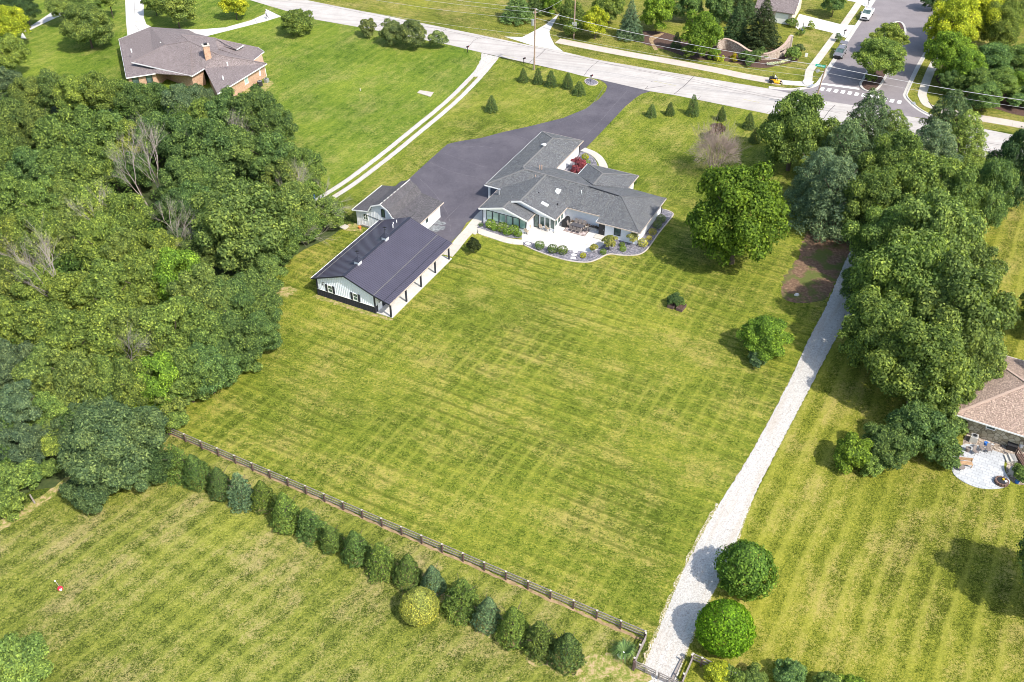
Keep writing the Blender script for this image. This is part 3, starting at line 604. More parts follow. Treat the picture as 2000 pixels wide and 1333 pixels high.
# --- white pole barn with slate blue steel roof
B = thing('pole_barn', 'white steel pole barn with slate blue ribbed roof, two cupolas and an open side porch', 'barn', W(-68, 84.4))
EL, RL = 2.85, 4.95; u0, u1, u2, uE = -72.7, -67.7, -63.4, -60.75; v0, v1 = 84.4, 100.2; rv0, rv1 = 84.0, 100.6
hs = lambda u: RL - abs(u - u1) * ((RL - EL) / 5.55) if u <= -63.2 else (RL - 4.5 * .378) - (u + 63.2) * .27
m = MB(); pr = [(u0, 1.05), (u2, 1.05), (u2, hs(u2) - .12), (u1, RL - .12), (u0, hs(u0) - .12)]
b = 0; m.v = [W(u, v0, h) for u, h in pr] + [W(u, v1, h) for u, h in pr]
m.f = [(0, 1, 2, 3, 4), (9, 8, 7, 6, 5)] + [(i, 5 + i, 5 + (i + 1) % 5, (i + 1) % 5) for i in range(5)]
m.build('wall', M['white_steel'], B)
m = MB(); m.prism([W(u0 - .03, v0 - .03), W(u2 + .03, v0 - .03), W(u2 + .03, v1 + .03), W(u0 - .03, v1 + .03)], 0, 1.06); m.build('wainscot', M['navy'], B)
# siding ribs
m = MB(); k = 0
while u0 + .25 + k * .3 < u2 - .1:
    u = u0 + .25 + k * .3; top = hs(u) - .2
    m.box(W(u, v0 - .015, (1.08 + top) / 2), (.05, .035, top - 1.08), ANG); k += 1
m.build('siding_rib', M['white_steel'], B, kind='stuff')
m = MB(); k = 0
while u0 + .25 + k * .3 < u2 - .1: m.box(W(u0 + .25 + k * .3, v0 - .045, .5), (.05, .03, .98), ANG); k += 1
m.build('wainscot_rib', M['navy'], B, kind='stuff')
for u in (u0, u2): MB().box(W(u, v0 - .02, (hs(u) - .2) / 2), (.2, .12, hs(u) - .2), ANG).build('corner_trim', M['navy'], B)
for a, bq in (((u0, v0 - .06, 1.1), (u2, v0 - .06, 1.1)),): rail(W(*a), W(*bq), .05, .06, M['white_trim'], B, 'belt_trim')
roof([W(-73.25, rv0, EL), W(u1, rv0, RL), W(u1, rv1, RL), W(-73.25, rv1, EL)], .08, M['metal_roof'], B)
roof([W(u1, rv0, RL - .003), W(-63.2, rv0, hs(-63.2)), W(-63.2, rv1, hs(-63.2)), W(u1, rv1, RL - .003)], .08, M['metal_roof'], B)
roof([W(-63.2, rv0, hs(-63.2) - .004), W(uE, rv0, hs(uE)), W(uE, rv1, hs(uE)), W(-63.2, rv1, hs(-63.2) - .004)], .08, M['metal_roof'], B)
m = MB(); nr = int((rv1 - rv0 - .1) / .34)
for i in range(nr + 1):
    v = rv0 + .06 + i * (rv1 - rv0 - .12) / nr
    for (ua, ub) in ((-73.25, u1 - .1), (u1 + .1, -63.2), (-63.2, uE)):
        a = W(ua, v, hs(ua) + .02 if ua > -63.3 or True else 0); bq = W(ub, v, hs(ub) + .02)
        if ua < -73: a = W(ua, v, EL + .02)
        d = (bq - a); L = d.length; mid = (a + bq) / 2
        m.box(mid, (L, .065, .055), ANG, 0, -math.asin((bq.z - a.z) / L))
m.build('roof_rib', M['metal_roof'], B, kind='stuff')
rail(W(u1, rv0, RL + .03), W(u1, rv1, RL + .03), .34, .06, M['navy'], B, 'ridge_cap')
rail(W(-63.2, rv0, hs(-63.2) + .045), W(-63.2, rv1, hs(-63.2) + .045), .09, .04, M['ridge_grey'], B, 'roof_seam')
rail(W(-61.65, rv0, hs(-61.65) + .045), W(-61.65, rv1, hs(-61.65) + .045), .06, .04, M['navy'], B, 'roof_seam')
rail(W(-72.3, rv0, hs(-72.3) + .045), W(-72.3, rv1, hs(-72.3) + .045), .06, .04, M['ridge_grey'], B, 'roof_seam')
for (a, bq) in (((-73.25, rv0 - .03, EL - .04), (u1, rv0 - .03, RL - .04)), ((u1, rv0 - .03, RL - .04), (-63.2, rv0 - .03, hs(-63.2) - .04)), ((-63.2, rv0 - .03, hs(-63.2) - .04), (uE, rv0 - .03, hs(uE) - .04))):
    rail(W(*a), W(*bq), .05, .20, M['navy'], B, 'rake_trim')
rail(W(uE + .02, rv0, hs(uE) - .06), W(uE + .02, rv1, hs(uE) - .06), .10, .16, M['tan_trim'], B, 'gutter')
rail(W(-73.3, rv0, EL - .05), W(-73.3, rv1, EL - .05), .10, .14, M['white_trim'], B, 'gutter')
MB().prism([W(u2 + .04, v0 + .1), W(-60.85, v0 + .1), W(-60.85, v1 + .2), W(u2 + .04, v1 + .2)], 0, .10).build('porch_floor', M['conc'], B)
for i in range(5): 
    v = v0 + .2 + i * 3.84
    MB().box(W(-61.1, v, hs(-61.1) / 2), (.2, .2, hs(-61.1) - .1), ANG).build('porch_post', M['navy'], B)
rail(W(-61.1, v0, hs(-61.1) - .2), W(-61.1, v1, hs(-61.1) - .2), .14, .22, M['navy'], B, 'porch_beam')
dr = MB().box(W(u2 + .07, v0 + 1.0, 1.12), (.06, .95, 2.05), ANG).build('door', M['white_paint'], B)
MB().box(W(u2 + .10, v0 + 1.0, 1.62), (.04, .55, .75), ANG).build('pane', M['glass'], dr)
MB().box(W(u2 + .06, v0 + 2.6, 1.25), (.04, 1.5, 2.4), ANG).build('wall_panel', M['navy'], B)
for v in (88.2, 92.4, 96.4):
    MB().box(W(u2 + .06, v, 1.3), (.05, 2.7, 2.5), ANG).build('overhead_door', M['white_paint'], B)
for uc in (-70.55, -66.45):
    wdw = window(B, W(uc - .4, v0 - .03, 1.15), UU, .8, 1.15, rails=1, fw=.08); 
    for q in (-.75, .4): MB().box(W(uc + q + .17, v0 - .06, 1.72), (.33, .05, 1.2), ANG).build('shutter', M['navy'], B)
lm = MB(); lm.tube([W(-71.5, v0 - .02, 2.5), W(-71.5, v0 - .3, 2.62), W(-71.42, v0 - .42, 2.5)], .03).cyl(W(-71.42, v0 - .42, 2.34), .14, .12, 10, .05); lm.build('wall_lamp', M['black'], B)
for v in (v0 + 3.0, v0 + 9.7):
    c = W(u1, v)
    cb = MB().box(c + Vector((0, 0, RL + .22)), (.72, .72, .62), ANG).build('cupola', M['white_paint'], B)
    mm = MB(); q = .55; e = [c + Matrix.Rotation(ANG, 3, 'Z') @ Vector((x * q, y * q, RL + .53)) for x, y in ((-1, -1), (1, -1), (1, 1), (-1, 1))]; ap = c + Vector((0, 0, RL + 1.1))
    mm.v = e + [ap]; mm.f = [(0, 1, 4), (1, 2, 4), (2, 3, 4), (3, 0, 4), (3, 2, 1, 0)]; mm.build('cupola_roof', M['navy'], cb)
    mv = MB(); mv.tube([ap - Vector((0, 0, .1)), ap + Vector((0, 0, .95))], .025).tube([ap + Vector((-.28, .1, .5)), ap + Vector((.28, -.1, .5))], .02)
    mv.tube([ap + Vector((-.35, .1, .78)), ap + Vector((.0, 0, .82)), ap + Vector((.35, -.12, .9))], [.02, .09, .03]); mv.build('weathervane', M['black'], cb)
for u, v, h in ((-68.7, 97.6, .65), (-69.1, 99.2, .5), (-69.5, 98.9, .3)):
    MB().cyl(W(u, v, hs(u) - .05), .07, h, 8).build('vent_pipe', M['white_pl'], B)

# --- garage with a gambrel roof
G = thing('gambrel_garage', 'white board-sided garage with a dark shingled gambrel roof behind the pole barn', 'garage', W(-73.4, 102))
prof = [(-78.6, 2.75), (-75.75, 3.25), (-75.05, 4.35), (-73.4, 5.05), (-72.2, 4.35), (-71.45, 3.3), (-67.6, 2.65)]
ga, gb = 101.55, 109.8
m = MB(); bp = [(-78.2, 0), (-68.1, 0), (-68.1, 2.65), (-71.5, 3.18), (-72.25, 4.22), (-73.4, 4.9), (-75.0, 4.22), (-75.7, 3.12), (-78.2, 2.72)]
n_ = len(bp); m.v = [W(u, 101.95, h) for u, h in bp] + [W(u, 109.5, h) for u, h in bp]
fr = tessellate_polygon([[Vector((u, h, 0)) for u, h in bp]]); m.f = [tuple(t) for t in fr] + [tuple(n_ + i for i in t[::-1]) for t in fr] + [(i, n_ + i, n_ + (i + 1) % n_, (i + 1) % n_) for i in range(n_)]
m.build('wall', M['white_paint'], G)
for i in range(6):
    (a, ha), (c, hc) = prof[i], prof[i + 1]; z = .003 * (i % 2)
    roof([W(a, ga, ha - z), W(c, ga, hc - z), W(c, gb, hc - z), W(a, gb, ha - z)], .1, M['roof_dark'], G)
    rail(W(a, ga - .03, ha - .06), W(c, ga - .03, hc - .06), .05, .18, M['white_trim'], G, 'rake_board')
for i_ in range(9): rail(W(-73.4, ga + i_ * .92, 5.085), W(-73.4, ga + i_ * .92 + (.9 if i_ > 5 else .55), 5.085), .15, .05, M['conc'], G, 'ridge_cap')
rail(W(-78.65, ga, 2.7), W(-78.65, gb, 2.7), .08, .16, M['white_trim'], G, 'gutter')
rail(W(-67.55, ga, 2.6), W(-67.55, gb, 2.6), .08, .16, M['tan_trim'], G, 'gutter')
for i in range(11):
    v = 101.95; u = -77.9 + i * .6
    MB().box(W(u, v - .015, 1.35 if u < -75.8 else 1.7), (.05, .03, 2.6 if u < -75.8 else 3.2), ANG).build('batten', M['white_trim'], G)
window(G, W(-76.95, 101.93, 1.35), UU, .85, 1.1, mull=1, rails=1, fw=.08)
window(G, W(-73.6, 101.93, 2.7), UU, .62, 1.35, frame=M['dark_trim'], fw=.06)
rail(W(-76.6, 101.9, 2.35), W(-72.2, 101.9, 1.75), .04, .06, M['dark_trim'], G, 'cable')
for v, w in ((104.2, 1.5), (106.6, 1.3), (108.4, 1.5)):
    MB().box(W(-68.07, v, 1.15), (.06, w, 2.1), ANG).build('garage_door', M['white_trim'], G)
window(G, W(-68.08, 105.3, 1.3), VV, .55, .7, frame=M['dark_trim'], fw=.06)
window(G, W(-68.08, 103.1, 1.3), VV, .55, .7, frame=M['dark_trim'], fw=.06)
# lumber and odds by its wall
pl = thing('timber_pile', 'pile of weathered timber and pallets against the gambrel garage wall', 'timber', P(722, 446))
for i, (x, y, r, z, L) in enumerate([(716, 443, -.4, .12, 2.2), (722, 446, -.45, .3, 2.4), (727, 441, -.3, .48, 2.0), (733, 441, -.5, .12, 2.0), (711, 434, 1.1, .1, 1.5), (730, 437, -.6, .66, 1.6)]):
    MB().box(P(x, y) + Vector((0, 0, z)), (L, .3, .12), r + .0).build('board', M['grey_wood'], pl)
sheet('bare_soil_patch', jag([P(*q) for q in [(664, 443), (678, 440), (695, 436), (705, 442), (704, 453), (690, 452), (672, 450)]], .2, .4, 8), .011, M['earth'])
st = thing('stone_slab', 'pale flat slab lying on bare soil left of the timber pile', 'slab', P(671, 445)); 
o = MB().prism(smooth_line(V3([P(662, 443), P(671, 439.5), P(681, 443), P(673, 449)]), 3, True), 0, .12).build('slab', M['walk'], st)
bk = thing('plastic_bucket', 'orange red bucket on the rubble beside the gambrel garage', 'bucket', P(703, 447)); MB().cyl(P(703, 447), .2, .4, 10, .25).build('tub', plain('orange plastic', (.7, .2, .05), .5), bk)
MB().tube([P(703, 447, .38) + Vector((-.22, 0, 0)), P(703, 447, .62), P(703, 447, .38) + Vector((.22, 0, 0))], .015).build('handle', M['steel'], bk)

# --- the white house
H = thing('white_house', 'long low white ranch house with a grey hipped shingle roof and glazed sunroom', 'house', W(-50, 122))
RG = M['roof_grey']; T = .10
O2 = (-64.6, 117.45, 2.6); A_ = (-64.6, 138.1, 2.6); B_ = (-56.95, 138.1, 2.6); C_ = (-56.95, 127.3, 2.6)
gr1 = (-60.75, 134.2, 3.92); gr2 = (-60.75, 123.1, 3.95); mr1 = (-59.9, 122.1, 4.22); mr3 = (-48.9, 121.6, 4.28); mr4 = (-43.2, 120.95, 4.36)
K_ = (-44.95, 117.05, 2.6); J_ = (-44.85, 115.4, 2.48); I_ = (-38.0, 115.4, 2.48); H_ = (-38.0, 126.5, 2.52)
for pts in ([O2, gr2, gr1, A_], [O2, mr1, gr2], [A_, gr1, B_], [B_, gr1, gr2], [B_, gr2, C_], [C_, gr2, mr1],
            [O2, (-62.3, 117.4, 2.6), mr1], [(-62.3, 117.4, 2.6), K_, mr3, mr1], [K_, J_, I_, mr4, mr3], [I_, H_, mr4], [H_, C_, mr1], [H_, mr1, mr3], [H_, mr3, mr4]):
    roof([W(*p) for p in pts], T, RG, H)
bgr = (-56.2, 112.95, 4.24); bgb = (-56.2, 121.9, 4.24)
roof([W(-62.05, 112.95, 2.603), W(-62.05, 117.6, 2.603), W(*bgb), W(*bgr)], T, RG, H)
roof([W(-50.35, 112.95, 2.6), W(*bgr), W(*bgb), W(-50.35, 117.2, 2.6)], T, RG, H)
sl = (4.24 - 2.6) / 5.85; sr = (-57.95, 110.75, 2.6 + 4.1 * sl)
roof([W(-62.05, 110.75, 2.6), W(-62.05, 112.93, 2.6), W(-57.95, 112.93, sr[2]), W(*sr)], T, RG, H)
roof([W(-53.85, 110.75, 2.6), W(*sr), W(-57.95, 113.3, sr[2]), W(-53.85, 113.3, 2.6)], T, RG, H)
ep = (-48.65, 126.75, 4.0); eb = (-48.65, 122.8, 4.0)
for pts in ([(-53.0, 131.1, 2.6), (-44.3, 131.1, 2.6), ep], [(-53.0, 131.1, 2.6), ep, eb, (-53.0, 127.0, 2.6)], [(-44.3, 131.1, 2.6), (-44.3, 126.5, 2.6), eb, ep]):
    roof([W(*p) for p in pts], T, RG, H)
for a, b in ((gr1, gr2), (gr2, mr1), (mr1, mr3), (mr3, mr4), (O2, mr1), (A_, gr1), (B_, gr1), (bgr, bgb), (sr, (-57.95, 112.9, sr[2])), (ep, eb), ((-53, 131.1, 2.6), ep), ((-44.3, 131.1, 2.6), ep), (I_, mr4), (H_, mr4)):
    dk = a in (I_, H_) or b == mr4
    rail(W(*a) + Vector((0, 0, .0)), W(*b), .24, .05, M['ridge_grey'] if not dk else M['ridge_dim'], H, 'ridge_cap', .015)
rail(W(-48.7, 121.45, 4.36), W(-43.6, 120.85, 4.39), .16, .06, M['dark_trim'], H, 'ridge_vent')
E_ = [((-64.62, 117.4, 2.5), (-64.62, 138.15, 2.5), 'w'), ((-64.6, 138.15, 2.5), (-56.9, 138.15, 2.5), 't'), ((-56.9, 138.1, 2.5), (-56.9, 127.3, 2.5), 't'), ((-64.6, 117.38, 2.5), (-62.1, 117.38, 2.5), 'w'),
      ((-62.1, 117.4, 2.5), (-62.1, 110.75, 2.5), 't'), ((-50.3, 112.95, 2.5), (-50.3, 117.0, 2.5), 't'), ((-50.3, 117.0, 2.5), (-44.95, 117.0, 2.5), 't'), ((-44.9, 117.0, 2.5), (-44.9, 115.4, 2.4), 'w'), ((-44.9, 115.35, 2.4), (-37.95, 115.35, 2.4), 't'),
      ((-37.95, 115.4, 2.4), (-37.95, 126.5, 2.43), 't'), ((-53.8, 110.75, 2.5), (-53.8, 113.3, 2.5), 't'), ((-53.05, 127.2, 2.5), (-53.05, 131.1, 2.5), 'w'), ((-53.0, 131.15, 2.5), (-44.3, 131.15, 2.5), 't'), ((-44.25, 131.1, 2.5), (-44.25, 126.6, 2.5), 't'), ((-57, 127.4, 2.5), (-53, 127.2, 2.5), 't')]
for a, b, k in E_:
    rail(W(*a), W(*b), .09, .15, M['tan_trim'] if k == 't' else M['white_trim'], H, 'gutter')
for a, b in (((-62.05, 110.7, 2.52), (-57.95, 110.7, sr[2] - .08)), ((-57.95, 110.7, sr[2] - .08), (-53.85, 110.7, 2.52)), ((-57.7, 112.9, 3.74), (-56.2, 112.9, 4.16)), ((-56.2, 112.9, 4.16), (-50.35, 112.9, 2.52))):
    rail(W(*a), W(*b), .06, .26, M['white_trim'], H, 'rake_board')
def ww(poly, h, name='wall', mat=None): return MB().prism([W(u, v) for u, v in poly], 0, h).build(name, mat or M['white_paint'], H)
ww([(-62.2, 118.3), (-57.45, 118.3), (-57.45, 137.6), (-64.1, 137.6), (-64.1, 121.2), (-62.2, 121.2)], 2.48)
ww([(-57.4, 117.85), (-44.4, 117.85), (-44.4, 115.9), (-38.5, 115.9), (-38.5, 126.0), (-57.4, 126.4)], 2.4)
ww([(-52.5, 126.1), (-44.8, 126.05), (-44.8, 130.6), (-52.5, 130.6)], 2.45)
def gable_wall(ua, ub, v, vb, up, hp, h):
    m = MB(); q = [(ua, 0), (ub, 0), (ub, h), (up, hp), (ua, h)]
    m.v = [W(u, v, z) for u, z in q] + [W(u, vb, z) for u, z in q]
    m.f = [(0, 1, 2, 3, 4), (9, 8, 7, 6, 5)] + [(i, 5 + i, 5 + (i + 1) % 5, (i + 1) % 5) for i in range(5)]
    return m.build('wall', M['white_paint'], H)
gable_wall(-61.55, -50.85, 113.55, 117.9, -56.2, 4.02, 2.55)
gable_wall(-61.6, -54.3, 111.3, 113.5, -57.95, 3.55, 2.55)
# porch corner by the garage
MB().box(W(-64.1, 118.0, 1.25), (.28, .28, 2.5), ANG).build('porch_post', M['white_trim'], H)
MB().box(W(-63.1, 121.16, 1.15), (1.5, .06, 2.2), ANG).build('porch_shade_panel', M['dark_trim'], H)  # dark panel standing in for the shade inside the open porch
# sunroom glazing
for i, x in enumerate([-61.05, -59.95, -58.85, -57.62, -56.52, -55.42]):
    window(H, W(x, 111.28, .72), UU, 1.05, 1.62, frame=M['dark_trim'], pane=M['glass_l'], fw=.06)
# patio doors and windows under the big gable
window(H, W(-54.15, 113.53, .1), UU, .85, 2.2, frame=M['dark_trim'], fw=.10, name='patio_door')
for x in (-53.15, -52.3, -51.45): window(H, W(x, 113.53, .5), UU, .78, 1.75, frame=M['white_trim'], fw=.07)
for v in (113.8, 114.85, 115.9): window(H, W(-50.83, v, .7), VV, .9, 1.4, frame=M['white_trim'], fw=.07)
dw = MB().box(W(-44.1, 115.87, 1.1), (.95, .07, 2.1), ANG).build('back_door', M['dark_trim'], H)
MB().box(W(-43.8, 115.80, 1.1), (.05, .08, .12), ANG).build('handle', M['steel'], dw)
window(H, W(-42.15, 115.88, .75), UU, 1.05, 1.35, frame=M['dark_trim'], fw=.07, rails=1)
window(H, W(-38.48, 119.3, 1.75), VV, 1.0, .45, frame=M['dark_trim'], fw=.06)
window(H, W(-38.48, 116.9, 1.75), VV, 1.0, .45, frame=M['dark_trim'], fw=.06)
window(H, W(-44.78, 127.4, .7), VV, 1.3, 1.3, frame=M['white_trim'], fw=.07)
dsp = lambda u, v, du=0, dv=0, h=2.42: MB().tube([W(u + du, v + dv, h), W(u, v, h - .35), W(u, v, .08), W(u + .02, v - .25, .03)], .055, 6).build('downspout', M['dark_trim'], H)
dsp(-61.62, 111.22, -.4, -.3); dsp(-54.22, 111.22, .3, -.3); dsp(-50.75, 113.45, .35, -.3); dsp(-38.38, 115.78, .35, -.3, 2.35); dsp(-38.38, 126.05, .35, .3, 2.35); dsp(-57.33, 137.55, .35, .3)
def skylight(u, v, w, l, slope_u, slope_v, z):
    c = W(u, v, z); m = MB(); m.box((0, 0, 0), (w, l, .14)); R = Matrix.Rotation(ANG, 4, 'Z') @ Matrix.Rotation(math.atan(slope_v), 4, 'X') @ Matrix.Rotation(-math.atan(slope_u), 4, 'Y')
    m.xf(Matrix.Translation(c) @ R); o = m.build('skylight', M['white_trim'], H)
    m = MB(); m.box((0, 0, .075), (w - .14, l - .14, .03)); m.xf(Matrix.Translation(c) @ R); m.build('pane', M['sky_glass'], o)
skylight(-53.0, 119.4, .75, 1.0, 0, .36, 3.42); skylight(-53.1, 115.0, 1.1, .6, -.28, 0, 3.47)
def pipe(u, v, z, h, r=.08, mat='white_pl'): MB().cyl(W(u, v, z), r, h, 8).build('vent_pipe', M[mat], H)
pipe(-58.4, 124.2, 3.55, .75, .09, 'ridge_tan'); pipe(-58.1, 124.35, 3.55, .75, .09, 'ridge_tan'); pipe(-57.7, 121.2, 3.8, .4, .07, 'ridge_tan'); pipe(-49.4, 120.1, 3.7, .45)
pipe(-55.0, 116.9, 3.8, .3, .09, 'black'); pipe(-51.6, 116.4, 3.0, .3, .09, 'black')
ch = MB().cyl(W(-60.9, 115.2, 2.85), .14, .95, 10).cyl(W(-60.9, 115.2, 3.8), .24, .12, 10); ch.build('stove_flue', M['steel'], H)
dsh = MB(); cc = W(-61.0, 131.2, 3.95); dsh.v = [cc + Vector((.42 * math.cos(t), .42 * math.sin(t), .15 + .06 * math.sin(t * 2))) for t in [k * math.pi / 6 for k in range(12)]] + [cc + Vector((0, 0, .0))]
dsh.f = [(k, (k + 1) % 12, 12) for k in range(12)]; dsh.f.append(tuple(range(12))); dsh.build('satellite_dish', M['white_pl'], H)

# --- brick house, upper left (its own axes)
BH = thing('brick_house', 'brick house with a broad brown hipped roof and brick chimney beyond the wood', 'house', P(370, 120))
RB = M['roof_brown']
def Z3(x, y, h): return P(200 + x / 4.545, y / 4.545, h)
e = 2.75
a = Z3(145, 348, e); bb = Z3(212, 692, e); c3 = Z3(470, 652, e); d3 = Z3(258, 553, 3.6); e3 = Z3(795, 675, 2.9); f3 = Z3(905, 608, 3.4); g3 = Z3(1020, 835, e); h3 = Z3(1460, 565, e)
i3 = Z3(1340, 537, e); j3 = Z3(1435, 458, e); k3 = Z3(1378, 420, e); l3 = Z3(1255, 400, 3.9); m3 = Z3(1190, 440, 3.9); n3 = Z3(1000, 340, 5.0); o3 = Z3(760, 265, e); p3 = Z3(420, 240, 4.6); r3 = Z3(700, 310, 5.9); q3 = Z3(560, 400, 5.0)
ridge2 = Z3(1040, 490, 4.9); r4 = Z3(770, 365, 5.9); s3 = Z3(830, 530, 4.4); t3 = Z3(690, 700, 2.75); back = Z3(830, 300, 2.9)
east = Z3(880, 375, 4.7)
for pts in ([a, bb, c3, q3, p3], [p3, q3, r3, o3], [d3, e3, f3, r4, q3], [q3, r4, r3], [f3, g3, h3, ridge2, r4], [r4, ridge2, n3, r3], [ridge2, h3, i3, Z3(1010, 430, 4.0)], [Z3(1000, 425, 4.3), i3, j3, k3, n3], [Z3(930, 375, 4.4), m3, l3, n3], [r3, n3, back, o3], [c3, e3, r4, q3]):
    try: roof(pts, .12, RB, BH)
    except Exception: pass
for p, q in ((a, bb), (bb, c3), (d3, e3), (e3, f3), (g3, h3), (i3, j3), (j3, k3), (m3, l3), (a, p3)):
    rail(p, q, .1, .2, M['white_trim'], BH, 'gutter', -.1)
for p, q in ((q3, d3), (r4, q3), (r3, r4), (ridge2, r4), (n3, r3), (ridge2, h3), (ridge2, i3), (n3, m3)):
    rail(p, q, .22, .05, M['ridge_brown'], BH, 'ridge_cap', .03)
def inset(pts, d):
    c = sum(pts, Vector()) / len(pts); return [p + (c - p).normalized() * d for p in pts]
def bwall(pts, h): uv_planar(MB().prism([Vector((p.x, p.y, 0)) for p in inset([Vector((p.x, p.y, 0)) for p in pts], .6)], 0, h).build('wall', M['brick'], BH))
bwall([a, bb, c3, Z3(600, 560, e), o3, p3], 2.7); bwall([Z3(430, 560, 2.7), e3, f3, back, p3], 2.7); bwall([f3, g3, h3, j3, k3, back], 2.68)
wd_ = (h3 - g3); wd_.z = 0; wd_.normalize(); 
gx = g3 + (sum([f3, g3, h3, j3, k3, back], Vector()) / 6 - g3).normalized() * .6; gx.z = 0
hx = h3 + (sum([f3, g3, h3, j3, k3, back], Vector()) / 6 - h3).normalized() * .6; hx.z = 0
wdir = (hx - gx).normalized(); LW = (hx - gx).length
window(BH, gx + wdir * (LW * .54) + Vector((0, 0, 1.0)), wdir, 1.1, 1.4, pane=M['glass_l'])
window(BH, gx + wdir * (LW * .12) + Vector((0, 0, 1.0)), wdir, .9, 1.3)
window(BH, gx + wdir * (LW * .86) + Vector((0, 0, .9)), wdir, .5, 1.6, pane=M['white_trim'])
bx0 = inset([Vector((p.x, p.y, 0)) for p in [a, bb, c3, Z3(600, 560, e), o3, p3]], .6); wd2 = (bx0[2] - bx0[1]).normalized()
for t in (.12, .62): window(BH, bx0[1] + wd2 * ((bx0[2] - bx0[1]).length * t) + Vector((0, 0, .8)), wd2, 1.2, 1.6, frame=M['dark_trim'])
MB().tube([Vector((hx.x, hx.y, 2.6)), Vector((hx.x + .08, hx.y - .05, 0.05))], .06).build('downspout', M['white_trim'], BH)
cp = Z3(940, 525, 4.2); chy = uv_planar(MB().box(Vector((cp.x, cp.y, 5.2)), (1.15, 1.15, 3.4), math.radians(25)).build('chimney', M['brick'], BH))
MB().box(Vector((cp.x, cp.y, 6.95)), (1.35, 1.35, .16), math.radians(25)).build('chimney_cap', M['walk'], chy); MB().box(Vector((cp.x, cp.y, 7.15)), (.6, .6, .3), math.radians(25)).build('flue', M['black'], chy)
for x, y, z in ((255, 445, 4.4), (517, 385, 4.6), (1108, 562, 4.4), (1068, 685, 3.6)): MB().cyl(Z3(x, y, z) - Vector((0, 0, .5)), .13, .7, 8).build('vent_pipe', M['white_pl'], BH)
def ac(name_label, p, r=.5, h=.95, mat='dark_trim', round_=True):
    t = thing('air_conditioner', name_label, 'air conditioner', p)
    if round_: MB().cyl(p, r, h, 16).build('housing', M[mat], t)
    else: MB().box(p + Vector((0, 0, h / 2)), (r * 1.7, r * 1.7, h), ANG).build('housing', M[mat], t)
    MB().cyl(p + Vector((0, 0, h)), r * .8, .05, 16).build('fan_guard', M['steel'], t); MB().cyl(p + Vector((0, 0, h + .052)), r * .5, .02, 12).build('fan_grille', M['black'], t)
    return t
ac('round dark air conditioner by the brick house wall', P(508.5, 168)); ac('small square grey unit beside the round air conditioner', P(521, 161), .42, .75, 'steel', False)
sheet('bare_soil_patch', jag([P(*q) for q in [(470, 178), (500, 170), (527, 158), (535, 163), (515, 180), (490, 186)]], .25, .5, 3), .013, M['earth'])

# --- tan-roofed stone house, right edge
SH = thing('stone_house', 'flagstone house with a tan shingled hip roof at the right edge', 'house', P(1950, 800))
a60 = math.radians(61); s2 = Vector((math.cos(a60), math.sin(a60), 0)); s1 = Vector((math.cos(a60 - math.pi / 2), math.sin(a60 - math.pi / 2), 0))
c0 = P(1600 + 975 / 3.7, 640 + 625 / 3.7, 2.7); c0.z = 0
def S(x, y, h=0): return c0 + s1 * x + s2 * y + Vector((0, 0, h))
RT = M['roof_tan']; DW = 14.0; r_h = 4.6; hw_ = DW / 2
e0, e1, e2, e3_ = S(0, 0, 2.7), S(26, 0, 2.7), S(26, DW, 2.7), S(0, DW, 2.7); ra, rb = S(hw_ * .93, hw_, r_h), S(19, hw_, r_h)
for pts in ([e0, e1, rb, ra], [e3_, ra, rb, e2], [e0, ra, e3_], [e1, e2, rb]): roof(pts, .14, RT, SH)
for p, q in ((e0, ra), (e3_, ra), (ra, rb)): rail(p, q, .32, .06, M['ridge_tan'], SH, 'ridge_cap', .04)
for p, q in ((e0, e1), (e0, e3_), (e3_, e2)): rail(p, q, .10, .18, M['white_trim'], SH, 'gutter', -.09)
MB().prism([S(.7, .7), S(25, .7), S(25, DW - .7), S(.7, DW - .7)], 0, 2.62).build('wall', M['flag'], SH)
for x in (3.6, 8.0): window(SH, S(x, .68, 1.6), s1, 1.0, .7)
for (x, y, z, h) in ((9.0, 4.2, 3.85, .35),): MB().box(S(x, y, z), (.45, .45, .3), .5).build('roof_vent', M['white_pl'], SH)
MB().cyl(S(8.2, 2.0, 3.2), .12, .5, 8).build('vent_pipe', M['white_pl'], SH)
MB().box(S(9.6, 5.4, 4.2), (.7, .5, .8), .5).build('roof_vent', M['white_pl'], SH)

# --- house across the road (only its corner shows)
CH = thing('cream_house', 'cream house with a brown roof and garage across the road at the top edge', 'house', P(1550, 20))
qa, qb, qc = P(1527, 24, 2.7), P(1552, 28, 2.7), P(1571, -3, 2.7)
d1 = (qb - qa).normalized(); d2 = (qc - qb).normalized(); base = qb - d1 * 9
roof([qa - d1 * 6, qb, qb + d2 * 4.5 + Vector((0, 0, 2.4)), qa - d1 * 6 + d2 * 4.5 + Vector((0, 0, 2.4))], .15, RB, CH)
roof([qb + d2 * 4.5 + Vector((0, 0, 2.395)), qa - d1 * 6 + d2 * 4.5 + Vector((0, 0, 2.395)), qa - d1 * 6 + d2 * 12, qb + d2 * 12], .15, RB, CH)
f = lambda p: Vector((p.x, p.y, 0)); ins = -d1 * .5 + d2 * .5
MB().prism([f(qa - d1 * 5.5 + ins), f(qb + ins), f(qb + d2 * 11 + ins), f(qa - d1 * 5.5 + d2 * 11 + ins)], 0, 2.6).build('wall', plain('cream siding', (.62, .54, .44), .8), CH)
MB().v
gm_ = MB(); g_ = f(qb + ins) - d2 * .04 - d1 * 2.2; gm_.box(g_ + Vector((0, 0, 1.15)), (2.8, .08, 2.2), math.atan2(d1.y, d1.x)); gm_.build('garage_door', M['white_trim'], CH)
